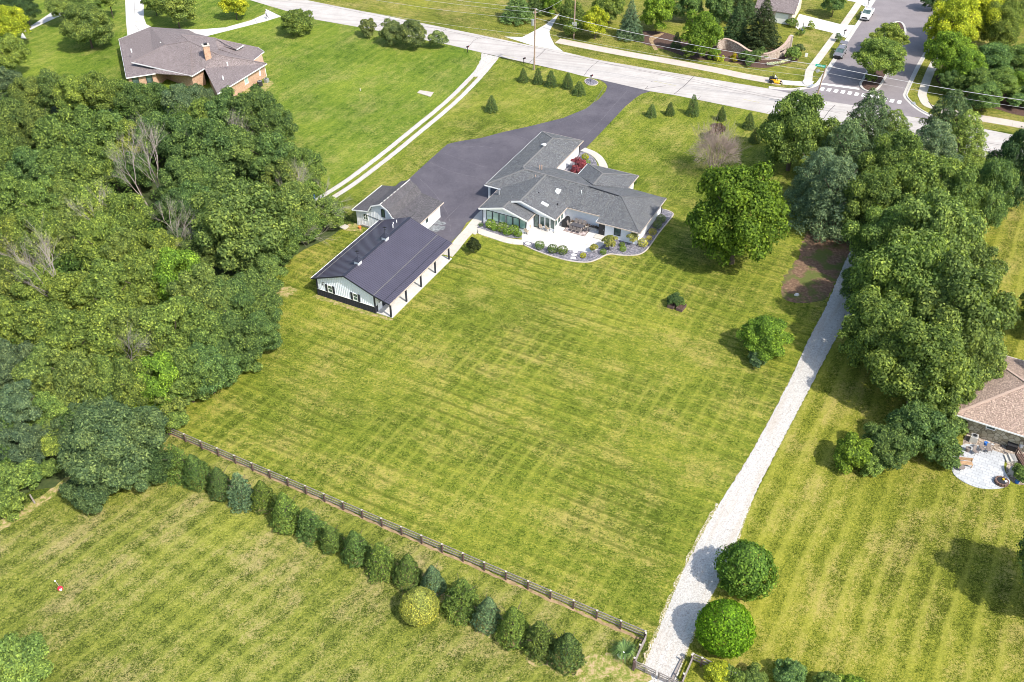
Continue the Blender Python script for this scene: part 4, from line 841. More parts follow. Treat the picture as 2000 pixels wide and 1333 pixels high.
m = MB(); m.v = [qb - Vector((0, 0, .1)) + ins, qb + d2 * 9 + ins - Vector((0, 0, .1)), qb + d2 * 4.5 + ins + Vector((0, 0, 2.1))]; m.f = [(0, 1, 2)]; m.build('gable', M['white_paint'], CH)

# ------------------------------------------------------------------ vegetation
def leaves_mesh(name, pos, nrm, size, mat, rs, asp=.6):
    """one small rhombic leaf spray per point"""
    k = len(pos); r = rs.normal(size=(k, 3)); t = np.cross(nrm, r); t /= np.linalg.norm(t, axis=1)[:, None] + 1e-9
    bt = np.cross(nrm, t); sz = size * rs.uniform(.6, 1.35, k)[:, None]
    v = np.empty((k, 4, 3)); v[:, 0] = pos - t * sz; v[:, 1] = pos - bt * sz * asp + nrm * sz * .15; v[:, 2] = pos + t * sz; v[:, 3] = pos + bt * sz * asp + nrm * sz * .15
    me = bpy.data.meshes.new(name); me.vertices.add(4 * k); me.loops.add(4 * k); me.polygons.add(k)
    me.vertices.foreach_set('co', v.reshape(-1).astype(np.float32)); me.loops.foreach_set('vertex_index', np.arange(4 * k, dtype=np.int32))
    me.polygons.foreach_set('loop_start', np.arange(0, 4 * k, 4, dtype=np.int32)); me.polygons.foreach_set('loop_total', np.full(k, 4, dtype=np.int32))
    me.update(calc_edges=True); me.materials.append(mat); return me
def unit(rs, k):
    a = rs.normal(size=(k, 3)); return a / np.linalg.norm(a, axis=1)[:, None]
def blobs_to_leaves(cs, rr, k, rs, upb=.45, shell=(.72, 1.08), jit=.65, center=None):
    """leaf points on the outer skin of a heap of leaf clumps"""
    P_, N_ = [], []; w = rr ** 2 / np.sum(rr ** 2); tot = 0; it = 0
    while tot < k and it < 8:
        it += 1; m = int(k * 1.3); idx = rs.choice(len(cs), m, p=w); d = unit(rs, m); d[:, 2] = np.where(d[:, 2] < -.35, -d[:, 2], d[:, 2])
        p = cs[idx] + d * (rr[idx] * rs.uniform(shell[0], shell[1], m))[:, None] * np.array([1, 1, .82])
        dist = np.linalg.norm(p[:, None, :] - cs[None], axis=2) / rr[None]; dist[np.arange(m), idx] = 9
        ok = dist.min(1) > .80
        p, d = p[ok], d[ok]; P_.append(p); N_.append(d); tot += len(p)
    p = np.concatenate(P_)[:k]; d = np.concatenate(N_)[:k]
    nn = d + np.array([0, 0, upb]) + rs.normal(size=d.shape) * jit; nn /= np.linalg.norm(nn, axis=1)[:, None]
    return p, nn
def broad(seed, R, H2, k, size, nb, br=(.26, .42), flat=.0, droop=0):
    """rounded broadleaf crown: half height H2, centred on the origin"""
    rs = np.random.RandomState(seed); d = unit(rs, nb); d[:, 2] = np.where(d[:, 2] < -.85, -d[:, 2], d[:, 2])
    rad = rs.uniform(.50, .90, nb) * (1 + .12 * np.sin(3 * np.arctan2(d[:, 1], d[:, 0]) + seed) + .08 * np.sin(5 * np.arctan2(d[:, 1], d[:, 0]) + 2 * seed + 4 * d[:, 2]))
    cs = d * rad[:, None] * np.array([R, R, H2]); rr = rs.uniform(br[0], br[1], nb) * R
    cs = np.concatenate([cs, rs.uniform(-.35, .35, (6, 3)) * np.array([R, R, H2])]); rr = np.concatenate([rr, np.full(6, .42 * R)])
    p, nn = blobs_to_leaves(cs, rr, k, rs)
    # sprays that stick out of the clumps
    q = int(k * .22); idx = rs.choice(len(p), q); p[idx] += nn[idx] * rs.uniform(.1, .45, q)[:, None] * R * .20
    return leaves_mesh('crown', p, nn, size, M['leaf'], rs)
def tiers(seed, R, H, k, size, nt, power=.8, tuft=.16, mat='needle', per=9, droopf=-.25, asp=.35, top=.12):
    """conifer: whorls of branches carrying needle sprays; base at z=0"""
    rs = np.random.RandomState(seed); cs, rr = [], []
    for i in range(nt):
        t = (i + .5) / nt; r = R * max(top, (1 - t) ** power) * rs.uniform(.88, 1.1); z = H * (t * .96 + .02)
        m = max(4, int(per * (r / R) + 3)); a0 = rs.uniform(0, 6.28)
        for j in range(m):
            a = a0 + 2 * math.pi * j / m + rs.uniform(-.2, .2); rl = r * rs.uniform(.82, 1.12)
            for q in (.45, .72, .95):
                cs.append((math.cos(a) * rl * q, math.sin(a) * rl * q, z + droopf * rl * q * q + rs.uniform(-.03, .03) * H)); rr.append(R * tuft * (1.25 - .45 * q) * (.55 + .45 * r / R))
    cs = np.array(cs); rr = np.array(rr)
    cs = np.concatenate([cs, np.array([[0, 0, H * x] for x in (.1, .25, .4, .55)])]); rr = np.concatenate([rr, np.array([R * .5, R * .42, R * .32, R * .22])])
    p, nn = blobs_to_leaves(cs, rr, k, rs, .5, (.75, 1.15), .7)
    p[:, 2] = np.maximum(p[:, 2], .03)
    return leaves_mesh('crown', p, nn, size, M[mat], rs, asp)
def dense(seed, prof, R, H, k, size, mat='leaf', lump=.10, freq=5.0, asp=.6):
    """clipped-looking solid crown of revolution; base at z=0"""
    rs = np.random.RandomState(seed); t = rs.uniform(0, 1, k); a = rs.uniform(0, 2 * math.pi, k); r = np.array([prof(x) for x in t])
    keep = rs.uniform(0, 1, k) < (r + .15); t, a, r = t[keep], a[keep], r[keep]
    ph = rs.uniform(0, 6, 6)
    l = np.zeros(len(t))
    for i in range(6): l += np.sin(freq * (1 + .5 * i) * np.cos(a + ph[i]) + ph[(i + 1) % 6] + t * freq * 2.2 * (1 + .3 * i)) / 6
    rr = r * R * (1 + lump * 2 * l) * rs.uniform(.90, 1.03, len(t)); z = t * H
    p = np.stack([np.cos(a) * rr, np.sin(a) * rr, z], 1)
    e = 1e-2; dr = np.array([prof(min(1, x + e)) - prof(max(0, x - e)) for x in t]) * R / (2 * e) / H
    nn = np.stack([np.cos(a), np.sin(a), -dr * .9], 1) + rs.normal(size=p.shape) * .5; nn /= np.linalg.norm(nn, axis=1)[:, None]
    return leaves_mesh('crown', p, nn, size, M[mat], rs, asp)
ell = lambda x: math.sqrt(max(0, 1 - (2 * x - 1) ** 2)) ** .85
egg = lambda x: (math.sin(math.pi * min(1, max(0, x)) ** .75)) ** .6 if 0 < x < 1 else 0.0
cone = lambda x: max(0.03, (1 - x) ** .72) * (1 if x > .12 else .75 + 2 * x)
TPL = {}
def T_(key, fn, R, H, lo): TPL.setdefault(key, []).append((fn, R, H, lo))
for s in range(4): T_('L', broad(s + 1, 5.6, 4.6, 34000, .165, 130, (.11, .25)), 5.6, 9.2, -4.6)
for s in range(5): T_('M', broad(s + 11, 3.6, 3.2, 18000, .14, 80, (.13, .28)), 3.6, 6.4, -3.2)
for s in range(3): T_('S', broad(s + 31, 1.7, 1.5, 5200, .105, 34, (.18, .34)), 1.7, 3.0, -1.5)
for s in range(3): T_('XS', broad(s + 41, .7, .6, 900, .075, 12, (.3, .5)), .7, 1.2, -.6)
for s in range(2): T_('pine', tiers(s + 51, 4.2, 9.5, 26000, .15, 14, .50, .20, 'needle', 9, -.02, .30, .22), 4.2, 9.5, 0)
for s in range(4): T_('spruce', tiers(s + 61, 1.3, 3.1, 5200, .085, 11, .66, .22, 'needle', 9, -.15, .36, .10), 1.3, 3.1, 0)
for s in range(2): T_('bigspruce', tiers(s + 71, 3.4, 11.5, 20000, .15, 22, .80, .15, 'needle', 10, -.36, .30, .05), 3.4, 11.5, 0)
for s in range(3): T_('hedge', dense(s + 81, cone, 1.3, 3.2, 7000, .082, 'needle', .14, 5, .4), 1.3, 3.2, 0)
T_('ball', dense(91, egg, 2.2, 4.6, 12000, .10, 'leaf', .05, 7), 2.2, 4.6, 0)
T_('ball2', dense(92, egg, 2.3, 4.8, 12000, .12, 'leaf', .16, 6), 2.3, 4.8, 0)
for s in range(2): T_('shrub', dense(s + 95, ell, .55, .9, 900, .055, 'leaf', .12, 4), .55, .9, 0)
def trunk_mesh(seed, h=1.0, lim=5):
    r = random.Random(seed); m = MB(); p = [Vector((0, 0, -.04))]; rad = [.034]
    for i in range(1, 5): p.append(Vector((r.uniform(-.02, .02) * i, r.uniform(-.02, .02) * i, i * .2))); rad.append(.030 - .0055 * i)
    m.tube(p, rad, 8)
    for i in range(lim):
        a = i * 2.4 + r.uniform(-.4, .4); z = r.uniform(.3, .62); s = Vector((0, 0, z)); L = r.uniform(.22, .36)
        m.tube([s, s + Vector((math.cos(a) * L * .5, math.sin(a) * L * .5, .12)), s + Vector((math.cos(a) * L, math.sin(a) * L, .30))], [.014, .010, .004], 5)
    return mesh('trunk', m.v, m.f, M['bark'])
TRK = [trunk_mesh(i) for i in range(4)]
def branchy(seed, R=1.0, H=1.0, levels=4, n0=7, spread=.55, r0=.02, mat='dead', vase=False):
    """leafless tree of unit height"""
    r = random.Random(seed); m = MB()
    def br(p, d, L, rad, lv):
        q = p + d * L * .5 + Vector((r.uniform(-.03, .03), r.uniform(-.03, .03), 0)) * L; e_ = p + d * L
        m.tube([p, q, e_], [rad, rad * .8, rad * .55], 5 if lv > 2 else 3, False)
        if lv <= 0: return
        for k in range(3 if lv > 1 else 3):
            a = r.uniform(0, 6.28); v = Vector((math.cos(a), math.sin(a), r.uniform(-.1, .7))).normalized()
            br(q if k == 2 else e_, (d + v * spread).normalized(), L * r.uniform(.6, .8), rad * .55, lv - 1)
    if vase:
        for k in range(n0):
            a = k * 2 * math.pi / n0 + r.uniform(-.3, .3); br(Vector((0, 0, 0)), Vector((math.cos(a) * .62 * (.3 + .7 * (k % 3) / 2), math.sin(a) * .62 * (.3 + .7 * (k % 3) / 2), 1.0)).normalized(), .40, r0, levels)
    else: br(Vector((0, 0, -.03)), Vector((0, 0, 1)), .38, r0, levels)
    return mesh('branches', m.v, m.f, M[mat])
def place(name, label, cat, group, base, kind, R, H, cb, col, vi=None, rz=None, trunk=True):
    """one tree: an empty at its foot with a crown and a trunk"""
    var = TPL[kind]; vi = random.randrange(len(var)) if vi is None else vi % len(var); me, R0, H0, lo = var[vi]
    base = Vector((base[0], base[1], 0)); t = thing(name, label, cat, base, group)
    rz = random.uniform(0, 6.28) if rz is None else rz
    c = bpy.data.objects.new('crown' if trunk else 'foliage', me); COL.objects.link(c); c.parent = t
    zs = H * (1 - cb) / H0; c.scale = (R / R0, R / R0, zs); c.rotation_euler = (0, 0, rz); c.location = (0, 0, cb * H - lo * zs)
    c.color = (*col, 1)
    if trunk:
        k = bpy.data.objects.new('trunk', TRK[vi % 4]); COL.objects.link(k); k.parent = t
        s = H * .95; k.scale = (max(s, R * 1.2), max(s, R * 1.2), s); k.rotation_euler = (0, 0, rz)
    return t
def seen(cx, cy, rpx, k, cb, lean=0):
    """foot, radius and height of a tree whose crown is seen centred at (cx, cy) with half width rpx"""
    H = 8.0
    for _ in range(12):
        hc = H * (1 + cb) / 2; w = P(cx, cy, hc); R = rpx * depth(w) / F; H = 2 * R * k
    return Vector((w.x, w.y, 0)), R, H
random.seed(7)
CL = dict(G=(.170, .248, .066), D=(.132, .212, .070), Y=(.205, .278, .066), B=(.135, .200, .110), O=(.170, .235, .068), V=(.180, .285, .040), K=(.078, .135, .052), L=(.36, .40, .04), S=(.11, .18, .085), P_=(.26, .07, .10))
CN = dict(G='mid green', D='deep green', Y='yellow green', B='blue green', O='olive green', V='bright green', K='very dark green', L='lime yellow', S='silvery green')
def jit(c):
    b, h = random.uniform(.85, 1.18), random.uniform(-.06, .06); return (c[0] * b * (1 + h), c[1] * b, c[2] * b * (1 - h))
ORD = ['first', 'second', 'third', 'fourth', 'fifth', 'sixth', 'seventh', 'eighth', 'ninth', 'tenth', 'eleventh', 'twelfth', 'thirteenth', 'fourteenth', 'fifteenth']
rows_ = [
 ('row below the far lawn', [(15, 168, 36, 'B'), (58, 182, 34, 'O'), (102, 174, 36, 'O'), (148, 182, 34, 'Y'), (192, 178, 36, 'G'), (232, 184, 32, 'G'), (266, 197, 32, 'D'), (306, 190, 28, 'D')]),
 ('row before the brick house', [(350, 194, 32, 'B'), (388, 190, 26, 'B'), (400, 226, 34, 'G'), (442, 216, 42, 'D'), (494, 218, 46, 'D'), (534, 244, 36, 'D')]),
 ('second row of the wood', [(20, 240, 46, 'O'), (70, 246, 44, 'O'), (122, 268, 50, 'G'), (172, 262, 52, 'G'), (222, 256, 40, 'D'), (258, 268, 36, 'Y'), (300, 262, 40, 'D'), (350, 268, 48, 'D'), (410, 285, 50, 'D'), (468, 290, 48, 'D'), (525, 300, 42, 'D')]),
 ('third row of the wood', [(20, 318, 46, 'G'), (66, 330, 44, 'D'), (114, 332, 48, 'G'), (166, 325, 50, 'G'), (216, 318, 36, 'Y'), (262, 330, 34, 'D'), (358, 345, 42, 'D'), (402, 338, 34, 'D'), (555, 345, 34, 'O'), (592, 322, 34, 'G')]),
 ('fourth row of the wood', [(20, 392, 50, 'G'), (76, 396, 48, 'G'), (130, 392, 44, 'O'), (184, 400, 46, 'Y'), (238, 425, 48, 'Y'), (345, 405, 34, 'K'), (372, 388, 34, 'D'), (575, 395, 38, 'O')]),
 ('fifth row of the wood', [(20, 466, 50, 'Y'), (80, 462, 50, 'Y'), (136, 456, 46, 'O'), (190, 468, 46, 'Y'), (250, 486, 46, 'O'), (305, 492, 44, 'Y'), (345, 468, 32, 'B')]),
 ('sixth row of the wood', [(15, 545, 50, 'O'), (70, 555, 46, 'Y'), (150, 578, 52, 'Y'), (214, 568, 56, 'Y'), (280, 545, 56, 'Y'), (338, 540, 52, 'V'), (398, 575, 56, 'O'), (450, 590, 48, 'D'), (496, 570, 44, 'D')]),
 ('seventh row of the wood', [(15, 635, 50, 'Y'), (76, 638, 56, 'Y'), (142, 660, 58, 'Y'), (212, 645, 58, 'Y'), (274, 652, 54, 'O'), (342, 640, 58, 'G'), (402, 652, 52, 'G'), (456, 662, 48, 'D'), (500, 648, 38, 'D')]),
 ('eighth row of the wood', [(22, 715, 50, 'B'), (90, 725, 54, 'O'), (152, 735, 56, 'O'), (212, 742, 46, 'G'), (262, 745, 46, 'G'), (312, 735, 48, 'V'), (362, 725, 46, 'G'), (404, 712, 42, 'D'), (440, 690, 36, 'D')]),
]
for nm_, lst in rows_:
    for i, (x, y, r, c) in enumerate(lst):
        base, R, H = seen(x, y, r, random.uniform(1.15, 1.4), .28)
        place('tree', '%s woodland tree, %s from the left, %s' % (CN[c], ORD[i], nm_), 'tree', 'trees of the wood', base, 'M' if R < 4.6 else 'L', R * 1.12, H, .12, jit(CL[c]))
def one(x, y, r, c, label, kind=None, k=1.1, cb=.2, group=None, name='tree', cat='tree', trunk=True, col=None, vi=None):
    base, R, H = seen(x, y, r, k, cb)
    if kind is None: kind = 'L' if R > 4.4 else 'M' if R > 2.4 else 'S' if R > 1.1 else 'XS'
    return place(name, label, cat, group, base, kind, R, H, cb, jit(col or CL[c]), vi, None, trunk)
# named individuals about the wood
one(475, 435, 98, 'O', 'broad olive green tree with a wide spreading crown, left of the gambrel garage', k=1.0, cb=.15)
one(408, 490, 52, 'O', 'olive tree leaning out under the broad spreading tree', k=1.0)
one(548, 474, 44, 'G', 'green tree at the edge of the wood above the pole barn', k=1.1, cb=.05)
one(545, 430, 48, 'O', 'thin olive tree mixed with bare grey branches above the garage', k=1.0, cb=.1)
one(590, 366, 28, 'G', 'small green tree at the wood edge by the wheel tracks', k=1.1, cb=.1)
one(520, 535, 38, 'D', 'dark tree at the wood edge left of the pole barn', k=1.1, cb=.05)
one(640, 418, 34, 'O', 'loose olive bush between the wood and the gambrel garage', k=.9, cb=.02, name='bush', cat='bush', trunk=False)
one(598, 440, 34, 'G', 'scrubby green bush below the loose olive bush', k=.9, cb=.02, name='bush', cat='bush', trunk=False)
one(215, 870, 96, 'S', 'wide feathery blue green tree overhanging the end of the rail fence', k=.85, cb=.12, col=(.120, .190, .090))
for x, y, r, l in ((150, 830, 50, 'left shoulder'), (275, 835, 52, 'right shoulder'), (215, 795, 50, 'top'), (245, 925, 48, 'lower right')): one(x, y, r, 'S', 'feathery blue green side crown of the wide overhanging tree, ' + l, k=.8, cb=.1, col=(.125, .200, .095))
one(172, 960, 46, 'S', 'low blue green bough mass reaching over the meadow', k=.8, cb=.02, col=(.110, .185, .085))
one(290, 905, 46, 'S', 'feathery green tree just left of the evergreen row', k=.9, cb=.02, col=(.085, .145, .05))
one(30, 800, 52, 'B', 'blue green tree at the left frame edge below the wood', k=1.2)
one(100, 800, 44, 'G', 'green tree between the frame edge and the feathery tree', k=1.1)
one(42, 872, 48, 'B', 'blue green tree above the bare soil strip', k=1.0, cb=.1)
one(92, 872, 30, 'Y', 'small yellow green tree beside the old fence post', k=1.0, cb=.1)
one(105, 845, 34, 'G', 'mid green tree left of the feathery tree', k=1.0, cb=.1)
for x, y, r, l in ((14, 935, 42, 'left frame edge'), (58, 928, 32, 'middle'), (14, 985, 34, 'lower end'), (100, 915, 24, 'right end')):
    one(x, y, r, 'G', 'dense hedge bush along the bare soil strip, ' + l, k=.85, cb=0, name='hedge_bush', cat='bush', trunk=False, group='hedge along the soil strip')
for i, (x, y, r, c) in enumerate([(335, 785, 40, 'O'), (385, 752, 32, 'O'), (430, 735, 30, 'D'), (478, 700, 34, 'D'), (520, 668, 30, 'D'), (528, 620, 26, 'D'), (345, 822, 26, 'G'), (298, 790, 34, 'V'), (525, 590, 22, 'G')]):
    one(x, y, r, c, '%s thicket bush at the mown edge, %s counted from the fence end' % (CN[c], ORD[i]), k=.95, cb=0, name='thicket_bush', cat='bush', trunk=False, group='thicket along the mown edge')
one(25, 1300, 66, 'G', 'leafy green tree in the bottom left corner', k=1.0, cb=.1)
# upper left
one(18, 48, 34, 'L', 'sunlit yellow tree at the left edge near the top', k=1.2)
one(14, 108, 40, 'Y', 'yellow green tree at the left edge below the sunlit yellow one', k=1.1)
one(48, 18, 26, 'K', 'dark tree in the top left corner above the white lane', k=1.2)
one(8, 12, 26, 'K', 'dark tree in the extreme top left corner', k=1.2)
one(168, 50, 50, 'O', 'round open lawn tree in front of the white lane', k=.85, cb=.08)
one(118, 12, 30, 'O', 'olive tree overhanging the white lane', k=1.0, cb=.3)
one(165, -2, 34, 'O', 'olive tree behind the round lawn tree at the top edge', k=1.0, cb=.3)
one(212, 0, 20, 'G', 'thin young tree by the far lane', k=1.3, cb=.4)
one(342, 12, 40, 'O', 'spreading olive tree inside the curved drive', k=.95, cb=.15)
one(300, 4, 24, 'G', 'green tree at the top edge beside the drive', k=1.0, cb=.15)
one(458, 10, 26, 'L', 'small yellow green tree near the mouth of the curved drive', k=1.0, cb=.12)
one(578, 44, 33, 'G', 'big round green shrub beside the road and drive mouth', k=.72, cb=0, name='shrub', cat='shrub', trunk=False)
for x, y, r, q in ((718, 54, 19, 'thin leftmost'), (765, 64, 25, 'second'), (806, 67, 29, 'largest'), (856, 76, 20, 'rightmost')):
    one(x, y, r, 'O', 'shaggy olive roadside bush, %s of the four' % q, k=.95, cb=.03, name='roadside_bush', cat='bush', trunk=False, group='four roadside bushes', col=(.19, .24, .095))
# across the road
for x, y, r, c, kd, k, l in (
 (1010, 6, 34, 'D', 'bigspruce', 1.0, 'dark spruce left of the pale park drive'), (1052, -10, 30, 'D', 'bigspruce', 1.1, 'dark spruce cut by the top edge behind the tall pole'), (1078, 2, 24, 'V', None, 1.0, 'bright tree over the park drive'),
 (1112, 28, 26, 'G', None, 1.0, 'round green tree right of the park drive'), (1122, 55, 20, 'G', None, .9, 'low green bush by the second pole'), (1163, 45, 27, 'L', None, 1.15, 'bright yellow tree right of the second pole'),
 (1190, 8, 34, 'G', None, 1.1, 'green tree behind the yellow tree'), (1232, 36, 28, 'B', 'bigspruce', 1.35, 'grey blue spruce in the row across the road'), (1285, 22, 34, 'V', None, 1.15, 'bright leafy tree right of the grey blue spruce'),
 (1250, 68, 9, 'K', 'spruce', 1.35, 'small dark spruce left in the mulch'), (1322, 78, 11, 'K', 'spruce', 1.5, 'small dark spruce in the mulch by the sandy gap'), (1372, 66, 38, 'V', None, 1.2, 'bright green tree at the end of the stone wall'),
 (1345, 8, 30, 'D', None, 1.1, 'dark tree behind the bright tree at the top edge'), (1405, 15, 30, 'D', None, 1.2, 'dark leafy tree behind the stone wall'), (1440, 42, 30, 'K', 'bigspruce', 1.2, 'dark spruce behind the middle of the stone wall'),
 (1492, 42, 42, 'D', 'bigspruce', 1.15, 'large drooping spruce behind the stone wall'), (1452, 0, 34, 'K', 'bigspruce', 1.2, 'very dark spruce at the top edge'), (1395, 105, 14, 'V', None, .8, 'low bright bush under the bright green tree'),
 (1345, 100, 16, 'G', None, .9, 'low green bush left of the bright tree')):
    one(x, y, r, c, l, kd, k, .05, vi=None, col=(.052, .080, .030) if l.startswith('large') else None)
for i, (x, y, r, c, l) in enumerate([(1433, 117, 6, 'L', 'golden shrub, lower of the pair, before the stone wall'), (1433, 110, 7, 'L', 'golden shrub, upper of the pair, before the stone wall'), (1455, 110, 13, 'D', 'dark shrub left of centre before the stone wall'), (1475, 108, 14, 'D', 'dark shrub in the centre before the stone wall'), (1490, 104, 11, 'D', 'dark shrub right of centre before the stone wall'), (1465, 122, 10, 'D', 'low dark shrub nearest the pavement'),
   (1548, 104, 16, 'G', 'round green shrub at the right end of the stone wall'), (1560, 96, 14, 'S', 'tall pale grass clump behind the round shrub'), (1400, 113, 7, 'L', 'yellow green shrub near the trail, left'), (1410, 115, 6, 'L', 'yellow green shrub near the trail, right'), (1584, 50, 8, 'Y', 'small round shrub beside the cream house drive'), (1567, 62, 8, 'G', 'low shrub at the lamp post foot'), (1545, 44, 10, 'G', 'shrubs beneath the cream house wall, left clump'), (1553, 47, 8, 'O', 'shrubs beneath the cream house wall, right clump'), (1637, 74, 8, 'S', 'grassy clump by the black mailbox')]):
    one(x, y, r, c, l, 'XS' if r < 12 else None, .85, 0, name='shrub', cat='shrub', trunk=False, col=(.30, .26, .01) if 'golden' in l else (.13, .19, .09) if 'pale' in l else None)
one(1738, 72, 34, 'Y', 'rear street tree on the kerbed island', k=.9, cb=.25); one(1716, 112, 50, 'Y', 'front street tree on the kerbed island with a broad yellow green crown', k=.85, cb=.22)
one(1702, 150, 12, 'G', 'small green shrub under the island trees', k=.9, cb=0, name='shrub', cat='shrub', trunk=False)
one(1630, 5, 24, 'D', 'dark tree at the top edge beside the house drive', k=1.0, cb=.2)
for x, y, r, c, k, l in ((1860, 50, 50, 'L', 1.1, 'sunlit yellow tree right of the side street'), (1912, 30, 52, 'L', 1.1, 'taller sunlit yellow tree behind'), (1850, 105, 44, 'V', 1.1, 'bright green tree overhanging the right kerb'), (1880, 135, 40, 'V', 1.0, 'green tree below the overhanging one'),
   (1955, 55, 44, 'Y', 1.1, 'yellow green tree near the right edge'), (1990, 20, 34, 'O', 1.1, 'olive tree in the top right corner'), (1935, 120, 44, 'D', .9, 'dark tree in the middle of the right thicket'), (1985, 120, 40, 'G', .9, 'green tree at the right edge above the hedge'),
   (1905, 165, 36, 'G', .9, 'rounded green tree before the curved wall'), (1950, 165, 38, 'G', .85, 'green bush mass behind the clipped hedge'), (1925, 190, 34, 'D', .8, 'dark bush before the curved wall'), (1990, 165, 30, 'V', .8, 'bright bush at the right edge'), (1965, 10, 36, 'Y', 1.1, 'yellow green tree at the top near the right corner'),
   (1858, 162, 26, 'D', .9, 'dark tree over the right pavement'), (1985, 195, 24, 'D', .6, 'clipped dark hedge mound, left'), (2020, 190, 30, 'D', .6, 'clipped dark hedge mound at the right edge'), (1825, -2, 22, 'K', 1.0, 'dark tree at the top edge beyond the side street')):
    one(x, y, r, c, l, None, k, .08)
# the grove right of the house
for x, y, r, c, kd, k, l in (
 (1553, 262, 60, 'G', 'L', 1.1, 'fresh green tree leftmost of the roadside grove'), (1695, 245, 50, 'S', 'pine', 1.25, 'soft blue green pine by the crosswalk'), (1740, 262, 44, 'Y', 'pine', 1.0, 'yellow green pine right of the soft pine'), (1650, 300, 54, 'S', 'pine', 1.15, 'silvery pine left of centre in the grove'),
 (1850, 240, 46, 'S', 'pine', 1.3, 'tall pale pine beside the road'), (1882, 275, 48, 'Y', 'pine', 1.1, 'pale green pine at the road, right of the tall one'), (1820, 300, 56, 'B', 'pine', 1.1, 'blue green pine in the middle of the grove'), (1745, 330, 56, 'G', 'L', 1.1, 'green broadleaf tree in the grove centre'),
 (1632, 378, 58, 'B', 'pine', 1.15, 'dark blue green pine above the leaf litter'), (1700, 400, 56, 'G', 'L', 1.1, 'green tree right of the dark pine'), (1800, 375, 64, 'G', 'L', 1.1, 'broad green tree filling the upper grove'), (1860, 400, 56, 'G', 'L', 1.1, 'green tree left of the dark columnar tree'),
 (1925, 385, 42, 'D', 'L', 1.6, 'dark columnar tree at the right of the grove'), (1988, 335, 50, 'K', 'L', 1.5, 'very dark columnar tree at the right frame edge'), (1725, 480, 60, 'G', 'L', 1.1, 'green tree above the shaded lane'), (1820, 480, 80, 'O', 'L', 1.1, 'large green maple in the middle of the grove'),
 (1443, 428, 84, 'V', 'L', 1.02, 'large bright green tree standing alone right of the house'), (1885, 540, 64, 'O', 'L', 1.0, 'maple crown spreading over the side lawn'), (1760, 570, 86, 'G', 'L', 1.1, 'large green maple beside the gravel lane'), (1860, 620, 92, 'O', 'L', 1.05, 'largest maple with a sunlit crown'),
 (1600, 345, 50, 'B', 'pine', 1.1, 'blue green pine behind the fresh green tree'), (1775, 440, 56, 'G', 'L', 1.0, 'green crown in the thick of the grove'), (1845, 560, 60, 'G', 'L', 1.0, 'green crown between the two largest maples'), (1700, 560, 46, 'D', 'L', 1.0, 'shaded green tree at the lane edge'), (1790, 640, 66, 'G', 'L', .95, 'green crown left of the largest maple'), (1860, 755, 46, 'G', 'L', .95, 'low maple bough by the stone house eave'),
 (1725, 655, 72, 'G', 'L', 1.0, 'maple overhanging the lane bend'), (1800, 715, 86, 'G', 'L', .95, 'lowest maple left of the stone house'), (1900, 700, 56, 'O', 'L', 1.0, 'maple touching the stone house roof')):
    one(x, y, r * 1.16, c, l, kd, k, .04 if kd == 'L' else .04, col=(.125, .215, .028) if l.startswith('large bright') else None)
for x, y, r, l in ((2085, 1120, 95, 'tree beyond the right edge shading the side lawn below the patio'), (2110, 740, 66, 'tree beyond the right edge over the stone house roof'), (2060, 600, 60, 'tree beyond the right edge behind the stone house')): one(x, y, r, 'O', l, 'L', 1.05, .12)
for x, y, r, c, k, l in ((1790, 842, 66, 'D', .8, 'broad dark green shrub above the side lawn'), (1735, 870, 50, 'D', .8, 'dark shrub left of the broad one'), (1840, 880, 42, 'D', .75, 'dark shrub touching the patio'), (1862, 830, 30, 'O', .8, 'olive bush at the stone house corner'), (1665, 885, 40, 'V', .95, 'bright green bush leftmost by the side lawn'), (1702, 908, 26, 'G', .85, 'small leafy bush between the bright and the dark shrub'),
   (1496, 660, 50, 'V', .8, 'rounded green shrub beside the gravel lane'), (1478, 702, 20, 'S', .8, 'small blue green plant at the foot of the rounded shrub'), (1995, 925, 20, 'G', .8, 'bush at the right edge beyond the patio')):
    one(x, y, r, c, l, None, k, 0, name='shrub', cat='shrub', trunk=False)
one(1458, 1108, 54, 'G', 'dark clipped round tree beside the gravel lane', 'ball2', 1.05, 0, name='round_tree', trunk=True, col=(.12, .21, .035)); one(1418, 1222, 56, 'V', 'bright green egg shaped tree nearest the gate', 'ball', 1.0, 0, name='round_tree', trunk=True, col=(.19, .34, .02))
for x, y, r, c, l in ((1400, 1312, 26, 'L', 'yellow green weeds by the right hand fence'), (1432, 1318, 24, 'Y', 'leafy shrub along the right hand fence'), (1470, 1325, 28, 'G', 'green shrub on the bottom edge'), (1545, 1318, 36, 'D', 'dark leafy shrub on the bottom edge'), (1620, 1340, 34, 'G', 'green shrub on the bottom edge, further right'), (1665, 1345, 32, 'V', 'bright shrub rightmost on the bottom edge')):
    one(x, y, r, c, l, None, .8, 0, name='shrub', cat='shrub', trunk=False)
